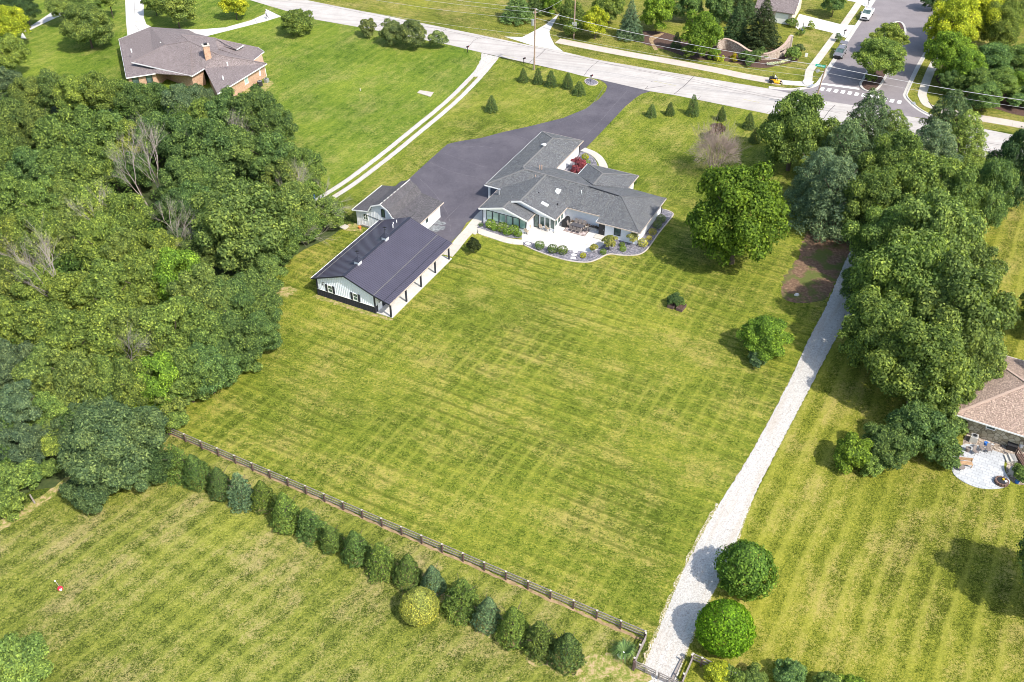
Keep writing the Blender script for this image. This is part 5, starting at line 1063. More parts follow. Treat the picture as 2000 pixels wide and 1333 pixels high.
# evergreen row below the fence
EV = [(346, 898, 33, 'G'), (383, 914, 34, 'D'), (428, 940, 29, 'K'), (469, 955, 32, 'B'), (511, 964, 32, 'G'), (557, 995, 36, 'G'), (604, 1018, 32, 'D'), (648, 1046, 29, 'D'), (695, 1062, 38, 'D'), (743, 1087, 34, 'G'), (793, 1110, 36, 'D'), (845, 1130, 30, 'B'), (899, 1163, 41, 'G'), (950, 1192, 37, 'B'), (1004, 1217, 43, 'G'), (1056, 1240, 42, 'O'), (1106, 1262, 42, 'K')]
for i, (x, y, r, c) in enumerate(EV):
    base, R, H = seen(x, y, r * random.uniform(.86, .98), random.uniform(1.15, 1.4), 0)
    ev_ = place('evergreen', '%s evergreen below the rail fence, %s from the %s end' % (CN[c], ORD[i] if i < 9 else ORD[16 - i], 'upper left' if i < 9 else 'gate'), 'evergreen', 'evergreens planted along the fence', base, 'hedge' if i % 3 else 'spruce', R, H, 0, jit(dict(G=(.120, .185, .040), D=(.095, .155, .040), K=(.075, .125, .040), B=(.110, .175, .090), O=(.125, .175, .040))[c]), i)
    ev_.rotation_euler = (random.uniform(-.07, .07), random.uniform(-.07, .07), 0)
one(819, 1181, 38, 'L', 'golden yellow rounded evergreen below the row', 'ball', .98, 0, name='golden_evergreen', cat='evergreen', col=(.36, .37, .09))
for i, (x, y, r, k) in enumerate([(1022, 147, 9, 1.5), (1051, 149, 9.5, 1.6), (1076, 154, 11, 1.35), (1109, 158, 11, 1.35), (1131, 172, 12, 1.05), (960, 203, 11.5, 1.35)]):
    base, R, H = seen(x, y, r, k, 0); place('young_spruce', ['young spruce left of the tall utility pole', 'slim young spruce right of the utility pole foot', 'third young spruce from the pole', 'fourth young spruce towards the drive', 'squat young spruce nearest the black mailbox', 'lone young spruce on the lawn by the wheel tracks'][i], 'spruce', 'young spruces on the front lawn', base, 'spruce', R * 1.15, H * 1.05, 0, jit((.095, .15, .05)), i)
for i, (x, y, r, k) in enumerate([(1273, 216, 9.5, 1.3), (1309, 213, 9, 1.4), (1354, 206, 11.5, 1.75), (1410, 222, 9, 1.6), (1464, 236, 10.5, 1.55), (1476, 264, 10.5, 1.4)]):
    base, R, H = seen(x, y, r, k, 0); place('young_spruce', ['leftmost young spruce right of the driveway', 'second young spruce right of the driveway', 'tallest of the young spruces right of the driveway', 'young spruce behind the bare shrub', 'young spruce just left of the grove', 'lower young spruce next to the grove'][i], 'spruce', 'young spruces right of the drive', base, 'spruce', R * 1.15, H * 1.05, 0, jit((.095, .15, .05)), i)
# garden bushes at the white house
for x, y, r, c, l in ((1054, 479, 9.5, 'O', 'left clipped boxwood ball in the slate bed'), (1079.5, 486, 10, 'O', 'middle clipped boxwood ball in the slate bed'), (1099, 488.5, 10, 'O', 'right clipped boxwood ball in the slate bed'), (1139, 499, 6, 'L', 'small lime yellow mound by the stepping stones'), (1178, 492, 6.5, 'V', 'small green mound in the slate bed'), (1217, 486, 6.5, 'V', 'green mound below another green mound'), (1215, 478, 5.5, 'V', 'upper green mound beside the back door bed'),
   (1291.5, 427, 9, 'S', 'pale variegated bush farthest along the end wall'), (1284, 439, 8.5, 'S', 'second pale bush along the end wall'), (1275, 453, 7.5, 'L', 'third cream and yellow bush along the end wall'), (1268, 465, 5.5, 'L', 'smallest cream bush along the end wall'), (1256, 474, 9.5, 'L', 'cream yellow bush at the near house corner'),
   (958, 437, 10, 'V', 'white flowering hydrangea, leftmost under the sunroom'), (966, 444, 8, 'V', 'hydrangea between left and middle ones'), (981, 444, 11, 'V', 'middle hydrangea under the sunroom windows'), (990, 453, 8, 'V', 'low hydrangea at the bed edge'), (1003, 449, 11, 'V', 'right hydrangea under the sunroom windows'), (1012, 456, 8, 'V', 'hydrangea at the sunroom corner'), (939, 439, 4.5, 'D', 'tiny dark plant at the walk corner'),
   (1143, 306, 7, 'L', 'lime shrub behind the house near the curved walk'), (1145, 318, 8, 'Y', 'yellow green shrub behind the house'), (1128, 312, 6.5, 'P_', 'brown red mound behind the house'), (1238, 355, 6, 'K', 'dark clipped shrub beyond the entry wing')):
    col = dict(S=(.20, .26, .11), L=(.42, .40, .10)).get(c) if 'pale' in l or 'cream' in l else (.14, .20, .055) if 'boxwood' in l else (.40, .40, .01) if 'lime' in l else None
    one(x, y, r, c, l, 'shrub', .82, 0, name='garden_bush', cat='bush', trunk=False, group=None, col=col)
one(1133, 321, 15, 'P_', 'purple leaved maple between garage wing and entry wing', 'S', .9, .1, name='purple_maple')
one(1125, 334, 12, 'P_', 'second purple leaved clump against the house', 'S', .9, .1, name='purple_maple')
for x, y, r, l in ((1161, 483, 9, 'thin pinkish young tree at the patio edge'), (1190, 470, 15, 'yellowing young tree between patio and back door'), (1236, 462, 13, 'sparse young tree before the back window')):
    one(x, y, r, 'O', l, 'S', 1.1, .25, name='young_tree', col=(.26, .27, .08) if 'sparse' not in l else (.30, .32, .13))
one(925, 480, 15, 'K', 'small dark weeping tree on the lawn corner by the walk', 'S', 1.0, .15, name='young_tree', col=(.045, .06, .02))
# small undergrowth that fills the wood
rs = np.random.RandomState(5); fp = [P(*q) for q in [(-100, 330), (0, 185), (130, 190), (300, 215), (430, 230), (540, 265), (590, 330), (640, 395), (650, 440), (590, 490), (545, 550), (515, 620), (470, 690), (400, 755), (320, 830), (240, 930), (110, 930), (0, 960), (-150, 1000)]]
def inside(x, y, poly):
    c = False; j = len(poly) - 1
    for i in range(len(poly)):
        a, b = poly[i], poly[j]
        if (a.y > y) != (b.y > y) and x < (b.x - a.x) * (y - a.y) / (b.y - a.y) + a.x: c = not c
        j = i
    return c
xs = [p.x for p in fp]; ys = [p.y for p in fp]; cs = []
while len(cs) < 520:
    x, y = rs.uniform(min(xs), max(xs)), rs.uniform(min(ys), max(ys))
    if inside(x, y, fp): cs.append((x, y, rs.uniform(.2, 4.2)))
cs = np.array(cs); rr = rs.uniform(1.0, 2.1, len(cs)); k = 70000; idx = rs.choice(len(cs), k); d = unit(rs, k); d[:, 2] = abs(d[:, 2])
p_ = cs[idx] + d * rr[idx][:, None] * np.array([1, 1, .8]); nn = d + np.array([0, 0, .5]) + rs.normal(size=d.shape) * .6; nn /= np.linalg.norm(nn, axis=1)[:, None]
ug = bpy.data.objects.new('undergrowth', leaves_mesh('undergrowth', p_, nn, .19, M['leaf'], rs)); COL.objects.link(ug); ug.color = (.085, .150, .035, 1)
tag(ug, 'tangled green undergrowth on the floor of the wood', 'undergrowth', None, 'stuff')
# leafless trees
DEAD = [branchy(s, levels=6, spread=.42, r0=.0105) for s in (1, 2, 3)]; VASE = branchy(9, levels=4, n0=16, spread=.42, r0=.009, mat='dead_brown', vase=True)
def bare(x, y, h, me, label, lean=(0, 0), wd=1.0, name='dead_tree', cat='dead tree', group=None):
    t = thing(name, label, cat, Vector((P(x, y).x, P(x, y).y, 0)), group); o = bpy.data.objects.new('branches', me); COL.objects.link(o); o.parent = t
    o.scale = (h * wd, h * wd, h); o.rotation_euler = (lean[0], lean[1], random.uniform(0, 6)); return t
for i, (x, y, h, lx, ly, l) in enumerate([(292, 408, 12.5, -.12, -.25, 'bleached dead tree leaning left in the gap of the wood'), (322, 402, 13.5, 0, .08, 'taller bleached dead tree in the gap of the wood'), (135, 630, 12, .05, 0, 'grey dead tree standing among the yellow green crowns, right'), (100, 620, 11, 0, -.2, 'grey dead tree among the yellow green crowns, left'),
   (415, 355, 8.5, .1, -.1, 'bare grey treetop by the dark trees below the brick house'), (470, 330, 9, .05, .05, 'bare treetop right of the other bare one'), (360, 520, 9.5, 0, 0, 'thin dead tree left of the broad olive tree'), (395, 525, 7, .1, .2, 'short dead tree beside the thin one'), (565, 440, 9, -.1, -.7, 'fallen grey tree top above the garage, leaning left'),
   (600, 440, 8, .2, .8, 'fallen grey branches beside the wheel tracks'), (637, 395, 4, 0, 0, 'thin dead sapling beside the wheel tracks'), (240, 740, 10, .6, .4, 'dead branches lying in the thicket'), (225, 500, 10, 0, .1, 'slim dead tree behind the sunlit crowns'), (565, 470, 7, .6, 1.0, 'fallen brushwood left of the gambrel garage')]):
    bare(x, y, h, DEAD[i % 3], l, (lx, ly), 1.05)
bare(1392, 340, 8.2, VASE, 'large bare brown shrub on the front lawn right of the house', (0, 0), 1.0, 'bare_shrub', 'shrub')
rs = np.random.RandomState(12); k = 5200; d = unit(rs, k); d[:, 2] = abs(d[:, 2]) * .9 - .25; rad_ = rs.uniform(.35, 1.0, k) ** .6
tw = d * rad_[:, None] * np.array([3.9, 3.9, 3.6]) * (1 + .12 * np.sin(7 * np.arctan2(d[:, 1], d[:, 0])))[:, None]; tn = np.cross(d, rs.normal(size=d.shape)); tn /= np.linalg.norm(tn, axis=1)[:, None]
w4 = .035; tip = tw + (d + rs.normal(size=d.shape) * .35) * rs.uniform(.35, .9, k)[:, None]; vv = np.stack([tw - tn * w4 * .5, tw + tn * w4 * .5, tip], 1).reshape(-1, 3) + np.array([0, 0, 4.1])
bs = [o for o in COL.objects if o.get('label', '').startswith('large bare brown')][0]
o = MB(); o.v = [Vector(q) for q in vv]; o.f = [(3 * i, 3 * i + 1, 3 * i + 2) for i in range(k)]; o = o.build('twigs', M['dead_brown'], None); o['kind'] = 'stuff'; o.parent = bs
sb = one(1402, 252, 18, 'P_', 'brown withered foliage in the top of the bare shrub', 'S', .9, .4, name='withered_shrub', cat='shrub', trunk=False, col=(.09, .06, .045))

# ------------------------------------------------------------------ fences and gate
def run_fence(label, pts, posts, h=1.25, rails=(.35, .72, 1.12), corner=(), rmat='grey_wood', group=None, postw=.15):
    """pts: polyline; posts: list of post positions along it"""
    t = thing('rail_fence', label, 'fence', posts[0], group)
    for p in posts: 
        o = MB().box(Vector((p.x, p.y, h / 2)), (postw, postw, h), ANG).build('post', M['post_wood'], t)
        MB().box(Vector((p.x, p.y, h + .02)), (postw + .03, postw + .03, .05), ANG).build('post_cap', M['walk'], o)
    for a, b in zip(posts[:-1], posts[1:]):
        d = (b - a).normalized(); s = Vector((-d.y, d.x, 0)) * .09
        for z in rails: rail(a + s + d * .01 + Vector((0, 0, z)), b + s - d * .01 + Vector((0, 0, z)), .05, .15, M[rmat], t, 'rail')
    return t
fa, fb = P(300 + 100 / 3.173, 780 + 222 / 3.173), P(1258.5, 1249); d_ = (fb - fa); nP = round(d_.length / 2.44); q_ = d_.length / nP
posts = [fa + d_ * (i / nP) for i in range(-6, nP + 1)]
run_fence('long weathered three rail fence between the back lawn and the meadow', None, posts)
pc = P(1258.5, 1249); pg = P(1237.5, 1303)
run_fence('short rail fence from the long fence corner down to the gate', None, [pc + Vector((.02, -.2, 0)), pc.lerp(pg, .5), pg + Vector((0, .1, 0))])
pr_ = [P(1351, 1293), P(1368.5, 1301), P(1400, 1316), P(1432, 1331), P(1465, 1347)]
run_fence('rail fence going right from the far side of the gravel lane', None, pr_)
run_fence('rail fence running from the lane fence corner down to the gate post', None, [P(1349, 1295), P(1333, 1332), P(1326, 1350)])
gt = thing('farm_gate', 'double leaf weathered gate across the gravel lane at the bottom edge', 'gate', P(1240, 1308))
ga_, gm1, gb_ = P(1240, 1306), P(1282, 1326), P(1325, 1347)
for a, b in ((ga_, gm1 - (gm1 - ga_).normalized() * .12), (gm1 + (gb_ - gm1).normalized() * .12, gb_)):
    lf = MB().box(Vector((a.x, a.y, .62)), (.10, .10, 1.1), ANG).build('gate_leaf', M['grey_wood'], gt)
    for z in (.25, .5, .8, 1.1): rail(a + Vector((0, 0, z)), b + Vector((0, 0, z)), .05, .12, M['grey_wood'], lf, 'gate_rail')
    for q in (.04, .5, .97): c = a.lerp(b, q); MB().box(Vector((c.x, c.y, .66)) + Vector((0, -.06, 0)), (.07, .05, 1.0), ANG).build('gate_stile', M['grey_wood'], lf)
MB().box(P(1237, 1309) + Vector((0, 0, .65)), (.2, .2, 1.35), ANG).build('gate_post', M['post_wood'], gt); MB().box(P(1328, 1349) + Vector((0, 0, .65)), (.2, .2, 1.35), ANG).build('gate_post', M['post_wood'], gt)
og = thing('plank_edging', 'loose grey plank edging on the right side of the gravel lane', 'plank', P(1322, 1310)); rail(P(1332, 1288, .12), P(1311, 1330, .12), .2, .1, M['grey_wood'], og, 'plank'); MB().box(P(1332, 1287, .35), (.12, .12, .7), ANG).build('post', M['grey_wood'], og)
for i, (x, y) in enumerate([(68, 983), (144, 927)]):
    t = thing('old_fence_post', ['old fence post by the bare soil strip, nearer the left edge', 'old fence post by the bare soil strip, under the feathery tree'][i], 'post', P(x, y)); MB().tube([P(x, y), P(x, y) + Vector((-.12, 0, 1.3))], [.10, .08], 8).build('shaft', M['grey_wood'], t)
sheet('soil_strip', jag(V3([P(*q) for q in [(-40, 1050), (0, 1017), (40, 995), (80, 970), (120, 940), (140, 925), (146, 932), (118, 958), (78, 988), (40, 1015), (0, 1038), (-40, 1075)]]), .2, .4, 6), .012, M['earth'])
# grass fountain in a pot by the gate
gp = thing('potted_grass', 'fountain of pale green blades in a tipped terracotta and white pot near the gate', 'plant', P(1214, 1286))
rs = np.random.RandomState(3); m = MB(); m2 = MB(); pb = P(1214, 1286)
for i in range(260):
    a = rs.uniform(0, 6.28); L = rs.uniform(.9, 1.75); b_ = pb + Vector((.25, .35, .35)); o_ = Vector((math.cos(a), math.sin(a), 0)); w_ = Vector((-o_.y, o_.x, 0)) * .022
    p1 = b_ + o_ * L * .45 + Vector((0, 0, L * .55)); p2 = b_ + o_ * L * .95 + Vector((0, 0, L * .25 * rs.uniform(-.2, 1)))
    k = len(m.v); m.v += [b_ - w_, b_ + w_, p1 + w_, p1 - w_, p2]; m.f += [(k, k + 1, k + 2, k + 3), (k + 3, k + 2, k + 4)]
o = m.build('blades', M['leaf'], gp); o.color = (.17, .27, .10, 1)
MB().cyl(pb, .3, .45, 12, .38).build('pot', plain('terracotta', (.38, .17, .10), .8), gp); MB().cyl(pb + Vector((0, 0, .45)), .41, .06, 12).build('pot_rim', M['white_pl'], gp)

# ------------------------------------------------------------------ poles and wires
pA, pB_, pC = P(1043.5, 137), P(1120.5, 76), P(1585, 222)
def upole(p, h, label, arm=None, top=.11, bot=.17, lean=Vector((0, 0, 0))):
    t = thing('utility_pole', label, 'utility pole', p); MB().tube([p, p + lean + Vector((0, 0, h))], [bot, top], 10).build('pole', M['pole_wood'], t)
    if arm is not None: rail(p + arm * 1.1 + Vector((0, 0, h - .9)) + lean, p - arm * .9 + Vector((0, 0, h - .3)) + lean, .10, .12, M['pole_wood'], t, 'crossarm')
    return t
rd = (pC - pA); rd.z = 0; rd.normalize(); rn = Vector((-rd.y, rd.x, 0))
ta = upole(pA, 12.1, 'tall bare utility pole by the road between the two drives', rn)
MB().cyl(pA + Vector((-.45, -.05, 9.0)), .28, 1.1, 12).build('transformer', M['steel'], ta)
for k in (-.8, 0, .9): MB().cyl(pA + rn * k + Vector((0, 0, 11.6)), .06, .3, 6).build('insulator', M['white_pl'], ta)
MB().tube([pA + Vector((-.28, -.1, 0)), pA + Vector((-.2, -.1, 2.6))], .05).build('conduit', M['steel'], ta)
tb = upole(pB_, 10.5, 'utility pole with two grey boxes at the right of the park drive', None)
for z in (2.2, 3.2): MB().box(pB_ + Vector((0, -.25, z)), (1.0, .3, .75)).build('meter_box', M['steel'], tb)
lean = Vector((.9, .1, 0)); tc = upole(pC, 9.2, 'leaning utility pole at the side street corner, foot hidden by the grove', None, lean=lean)
ptop = pC + lean + Vector((0, 0, 9.0))
sg = thing('street_name_sign', 'green street name sign near the top of the leaning pole', 'sign', P(1586, 133, 8.6)); a_ = ptop + Vector((-.15, -.1, -.1)); b_ = a_ + Vector((-1.75, .18, .25))
rail(a_, b_, .03, .42, M['sign_green'], sg, 'sign_face')
for i in range(9):
    q = a_.lerp(b_, .14 + i * .085); MB().box(q + Vector((0, -.025, .0)), (.07, .01, .16 if i % 3 else .2)).build('lettering', M['white_pl'], sg)
sl_ = thing('round_sign', 'small round pale sign hanging below the street name sign', 'sign', a_ + Vector((-1, 0, -1)));
q = a_ + Vector((-1.2, 0, -.75)); MB().tube([q, q + Vector((0, .04, 0))], .36, 16).build('disc', M['steel'], sl_); MB().tube([a_ + Vector((-.1, 0, -.9)), q], .03).build('bracket', M['steel'], sl_)
def wire(a, b, sag, r, label, n=16):
    pts = [a.lerp(b, i / n) - Vector((0, 0, sag * 4 * (i / n) * (1 - i / n))) for i in range(n + 1)]
    t = thing('overhead_wire', label, 'wire', (a.x, a.y, 0), 'overhead wires along the road'); MB().tube(pts, r, 5, False).build('cable', M['wire'], t)
pD = pC + rd * 56; pZ = pA - rd * 58 + Vector((-2, 4, 0)); up_ = lambda p, z, k=0: Vector((p.x, p.y, 0)) + rn * k + Vector((0, 0, z))
wire(up_(pA, 11.9, .9), up_(pZ, 11.6, .9), .9, .028, 'top overhead wire left of the tall pole'); wire(up_(pA, 11.5, 0), up_(pZ, 11.2, 0), 1.0, .022, 'second overhead wire left of the tall pole')
wire(up_(pA, 10.2, -.2), up_(pZ, 9.8, -.2), 1.1, .022, 'third overhead wire left of the tall pole'); wire(up_(pA, 7.0), up_(pZ, 6.6), .8, .020, 'lowest overhead wire left of the tall pole')
wire(up_(pA, 11.9, .5), ptop + Vector((0, 0, .0)), .9, .045, 'thick bright overhead wire across the side street corner'); wire(up_(pA, 10.4, 0), ptop - Vector((0, 0, 1.1)), .9, .028, 'second overhead wire between the two roadside poles')
wire(up_(pA, 7.8), ptop - Vector((0, 0, 2.2)), .7, .018, 'thin low wire between the two roadside poles')
wire(ptop, up_(pD, 8.7), .8, .045, 'thick bright wire right of the leaning pole'); wire(ptop - Vector((0, 0, 1.2)), up_(pD, 7.4), .8, .02, 'thin wire right of the leaning pole')
wire(up_(pB_, 10.2), up_(pA, 11.4, -.3), .5, .02, 'wire crossing the road between the two left poles')

# ------------------------------------------------------------------ vehicles
def loft(secs, n=None):
    """closed rings of equal length joined along x"""
    m = MB(); k = len(secs[0])
    for s_ in secs: m.v += [Vector(p) for p in s_]
    for i in range(len(secs) - 1):
        for j in range(k): j2 = (j + 1) % k; m.f.append((i * k + j, i * k + j2, (i + 1) * k + j2, (i + 1) * k + j))
    m.f.append(tuple(range(k))[::-1]); m.f.append(tuple((len(secs) - 1) * k + j for j in range(k))); return m
def carring(x, w, z0, z1, r=.10): 
    return [(x, -w + r, z0), (x, w - r, z0), (x, w, z0 + r), (x, w, z1 - r * 1.5), (x, w - r * 1.5, z1), (x, -w + r * 1.5, z1), (x, -w, z1 - r * 1.5), (x, -w, z0 + r)]
def vehicle(name, label, cat, base, yaw, paint, pickup):
    t = thing(name, label, cat, base); Mx = Matrix.Translation(base) @ Matrix.Rotation(yaw, 4, 'Z')
    def bl(m, nm, mat, par=t, smooth=False): m.xf(Mx); return m.build(nm, mat, par, smooth)
    L = 5.9 if pickup else 4.7; W_ = 1.0 if pickup else .93; hood = 1.18 if pickup else 1.02; bz = .38 if pickup else .30
    x0, x1 = -L / 2, L / 2                                         # +x is the front
    if pickup:
        secs = [carring(x1, W_ * .86, .55, hood - .18), carring(x1 - .12, W_ * .97, .42, hood - .04), carring(x1 - .6, W_, bz, hood), carring(x1 - 1.6, W_, bz, hood + .06), carring(x1 - 3.7, W_, bz, hood + .05), carring(x1 - 3.75, W_, bz, .72)]
        bd_ = bl(loft(secs), 'body', paint)
        m = MB(); 
        for s_ in (-1, 1): m.box((x0 + 1.08, s_ * (W_ - .07), .85), (2.12, .14, .72))
        m.box((x0 + .05, 0, .85), (.10, W_ * 2 - .3, .70)).box((x0 + 1.1, 0, .62), (2.1, W_ * 2 - .3, .12)); bl(m, 'bed', paint)
        bl(MB().box((x0 + 1.1, 0, .70), (1.95, W_ * 2 - .32, .03)), 'bed_floor', M['black']); cx0, cx1, top = x1 - 3.6, x1 - 1.45, 1.85
    else:
        secs = [carring(x1, W_ * .80, .45, hood - .22), carring(x1 - .12, W_ * .95, .34, hood - .08), carring(x1 - .5, W_, bz, hood), carring(x1 - 1.25, W_, bz, hood + .06), carring(x0 + .5, W_, bz, hood + .05), carring(x0 + .08, W_ * .96, bz + .05, hood + .02)]
        bd_ = bl(loft(secs), 'body', paint); cx0, cx1, top = x0 + .25, x1 - 1.15, 1.62
    gl = loft([carring(cx1, W_ - .10, hood - .1, hood + .07, .04), carring(cx1 - .75, W_ - .20, hood - .1, top - .05, .06), carring(cx1 - 1.0, W_ - .20, hood - .1, top, .08), carring(cx0 + .35, W_ - .20, hood - .1, top, .08), carring(cx0, W_ - .14, hood - .1, hood + .12 if not pickup else top - .55, .04)])
    bl(gl, 'cabin_glass', M['glass'])
    bl(loft([carring(cx1 - .82, W_ - .23, top - .04, top + .03, .03), carring(cx0 + .40, W_ - .23, top - .04, top + .04, .03)]), 'roof_panel', paint)
    for s_ in (-1, 1):
        m = MB()
        for xa, za, xb, zb in ((cx1 - .02, hood + .05, cx1 - .85, top), (cx1 - 1.75, hood, cx1 - 1.75, top), (cx0 + .05, hood + .05, cx0 + .38, top)):
            m.tube([(xa, s_ * (W_ - .11), za), (xb, s_ * (W_ - .20), zb)], .045, 5)
        bl(m, 'pillar', paint)
        for xw in (x1 - .95, x0 + 1.0 if pickup else x0 + .85):
            wq = MB(); c = Vector((xw, s_ * (W_ - .10), .36)); wq.tube([c + Vector((0, -.12, 0)), c + Vector((0, .12, 0))], .37, 16); wo = bl(wq, 'wheel', M['tyre'])
            wr = MB(); c2 = c + Vector((0, s_ * .10, 0)); wr.tube([c2, c2 + Vector((0, s_ * .035, 0))], .22, 12); bl(wr, 'rim', M['steel'], wo)
        bl(MB().box((x1 - .10, s_ * (W_ - .24), hood - .30), (.16, .34, .18)), 'headlight', M['sky_glass'])
        bl(MB().box((cx1 - .25, s_ * (W_ + .10), hood + .12), (.14, .2, .16)), 'mirror', paint)
        bl(MB().box((x0 + .06, s_ * (W_ - .14), hood - .2), (.1, .14, .3)), 'tail_light', M['red'])
    bl(MB().box((x1 - .01, 0, hood - .38), (.08, W_ * 1.15, .30)), 'grille', M['black']); bl(MB().box((x1 + .02, 0, .50), (.14, W_ * 1.8, .18)), 'bumper', M['steel'] if pickup else M['black'])
    if not pickup:
        m = MB(); m.box((0, 0, 0), (1.05, W_ * 1.6, .09)); m.xf(Matrix.Translation((x0 - .05, 0, top + .26)) @ Matrix.Rotation(math.radians(14), 4, 'Y')); bl(m, 'raised_tailgate', paint)
        for s_ in (-1, 1): bl(MB().tube([(x0 + .4, s_ * .8, 1.2), (x0 - .3, s_ * .72, top + .2)], .02, 5), 'gas_strut', M['steel'])
        for s_ in (-1, 1): bl(MB().tube([(cx0 + .4, s_ * .62, top + .08), (cx1 - 1.0, s_ * .62, top + .08)], .025, 5), 'roof_rack', M['black'])
    return t
dst = P(1605, 161) - P(1711, 0); dst.z = 0; yaw = math.atan2(dst.y, dst.x)
vehicle('pickup_truck', 'white crew cab pickup parked at the left kerb of the side street', 'pickup', P(1692, 34) + Vector((0, 0, .03)), yaw, M['paint_white'], True)
vehicle('parked_car', 'dark grey estate car with its tailgate raised at the kerb', 'car', P(1639.5, 109) + Vector((0, 0, .03)), yaw, M['paint_grey'], False)

# ------------------------------------------------------------------ people
def person(label, base, yaw, pose, seat=0.0, scale=1.0):
    t = thing('person', label, 'person', base)
    J, E_, R_ = [], [], []
    def j(p, r, par=None):
        J.append(p); R_.append(r)
        if par is not None: E_.append((par, len(J) - 1))
        return len(J) - 1
    sit = pose == 'sit'; hz = .93 if not sit else seat
    pel = j((0, 0, hz), .125); wa = j((.01, 0, hz + .2), .115, pel); chs = j((.02, 0, hz + .42), .135, wa); nk = j((.02, 0, hz + .56), .05, chs); hd0 = j((.03, 0, hz + .64), .075, nk); hd = j((.04, 0, hz + .74), .095, hd0); j((.03, 0, hz + .83), .07, hd)
    for s_ in (-1, 1):
        hip = j((0, s_ * .10, hz - .04), .09, pel)
        if sit: kn = j((.42, s_ * .13, hz + .02), .062, hip); an = j((.52, s_ * .13, hz - .40), .042, kn); j((.68, s_ * .14, hz - .44), .035, an)
        else: kn = j((.16 * s_ + .04, s_ * .10, .49), .060, hip); an = j((.22 * s_ - .06, s_ * .10, .09), .042, kn); j((.22 * s_ + .10, s_ * .11, .04), .035, an)
        sh = j((.02, s_ * .19, hz + .47), .058, chs)
        el = j((.05 if sit else -.12 * s_, s_ * .25, hz + .22), .042, sh); wr = j((.30 if sit else .06 - .10 * s_, s_ * (.18 if sit else .24), hz + (.16 if sit else -.02)), .028, el)
        pm = j((.38 if sit else .09 - .11 * s_, s_ * (.17 if sit else .24), hz + (.16 if sit else -.10)), .032, wr)
        for f_ in range(5):
            dx = (f_ - 2) * .016; q1 = (J[pm][0] + dx + (.02 if sit else 0), J[pm][1], J[pm][2] - .035 + (.01 if f_ == 0 else 0)); a1 = j(q1, .010, pm); j((q1[0] + (.03 if sit else .008), q1[1] - s_ * .01, q1[2] - .035), .008, a1)
    me = bpy.data.meshes.new('body'); me.from_pydata(J, E_, []); o = bpy.data.objects.new('body', me); COL.objects.link(o)
    md = o.modifiers.new('skin', 'SKIN'); sv_ = me.skin_vertices[0].data
    for i, r in enumerate(R_): sv_[i].radius = (r, r)
    sv_[0].use_root = True; o.modifiers.new('sub', 'SUBSURF').levels = 1
    dg = bpy.context.evaluated_depsgraph_get(); nm = bpy.data.meshes.new_from_object(o.evaluated_get(dg)); bpy.data.objects.remove(o)
    nm.materials.clear()
    for k in ('skin', 'shirt', 'trousers', 'hair'): nm.materials.append(M[k])
    for p in nm.polygons:
        c = p.center; z = c.z - hz; k = 0
        if z < .03 and (abs(c.y) < .19): k = 2
        elif z < .53 and not (z < .17 and abs(c.y) > .2): k = 1
        if sit and (z < .08 and c.z < hz + .1 and abs(c.y) < .16): k = 2
        if z > .70 and c.x < .08: k = 3
        if c.z < .10 and not sit: k = 3
        p.material_index = k; p.use_smooth = True
    o = bpy.data.objects.new('body', nm); COL.objects.link(o); nm.transform(Matrix.Translation(base) @ Matrix.Rotation(yaw, 4, 'Z') @ Matrix.Scale(scale, 4)); attach(o, t)
    m = MB()
    for y_ in (-.035, .035): m.box((.135, y_, hz + .755), (.012, .022, .012))
    m.box((.145, 0, hz + .73), (.03, .022, .04)); m.xf(Matrix.Translation(base) @ Matrix.Rotation(yaw, 4, 'Z') @ Matrix.Scale(scale, 4)); m.build('face_detail', M['hair'], t)
    return t
person('person in a pale shirt and dark trousers walking on the curved drive', P(522, 37), math.radians(200), 'walk', scale=1.08)
mp = P(1512, 161.5); mb_ = thing('riding_mower', 'yellow ride-on mower stopped on the grass strip at the street corner', 'mower', mp); my = math.radians(-20); MxM = Matrix.Translation(mp) @ Matrix.Rotation(my, 4, 'Z')
def mw(m, nm, mat): m.xf(MxM); return m.build(nm, mat, mb_)
mw(MB().box((.55, 0, .28), (1.0, 1.35, .22)), 'deck', M['yellow']); mw(MB().box((-.25, 0, .55), (1.0, .85, .35)), 'chassis', M['yellow']); mw(MB().box((-.75, 0, .78), (.55, .8, .45)), 'engine', M['black'])
mw(MB().box((-.05, 0, .78), (.5, .5, .14)).box((-.28, 0, 1.02), (.12, .5, .45)), 'seat', M['black']); 
for s_ in (-1, 1):
    mw(MB().tube([(-.55, s_ * .52, .36), (-.55, s_ * .78, .36)], .36, 14), 'wheel', M['tyre']); mw(MB().tube([(1.2, s_ * .45, .17), (1.2, s_ * .58, .17)], .17, 12), 'wheel', M['tyre'])
    mw(MB().tube([(.2, s_ * .3, .7), (.35, s_ * .3, 1.12), (.3, s_ * .1, 1.15)], .025, 6), 'lever', M['black']); mw(MB().tube([(-.4, s_ * .42, .7), (-.5, s_ * .42, 1.7)], .035, 6), 'roll_bar', M['black'])
person('person in a pale shirt seated on the yellow mower', mp + Vector((0, 0, 0)), my, 'sit', .95)

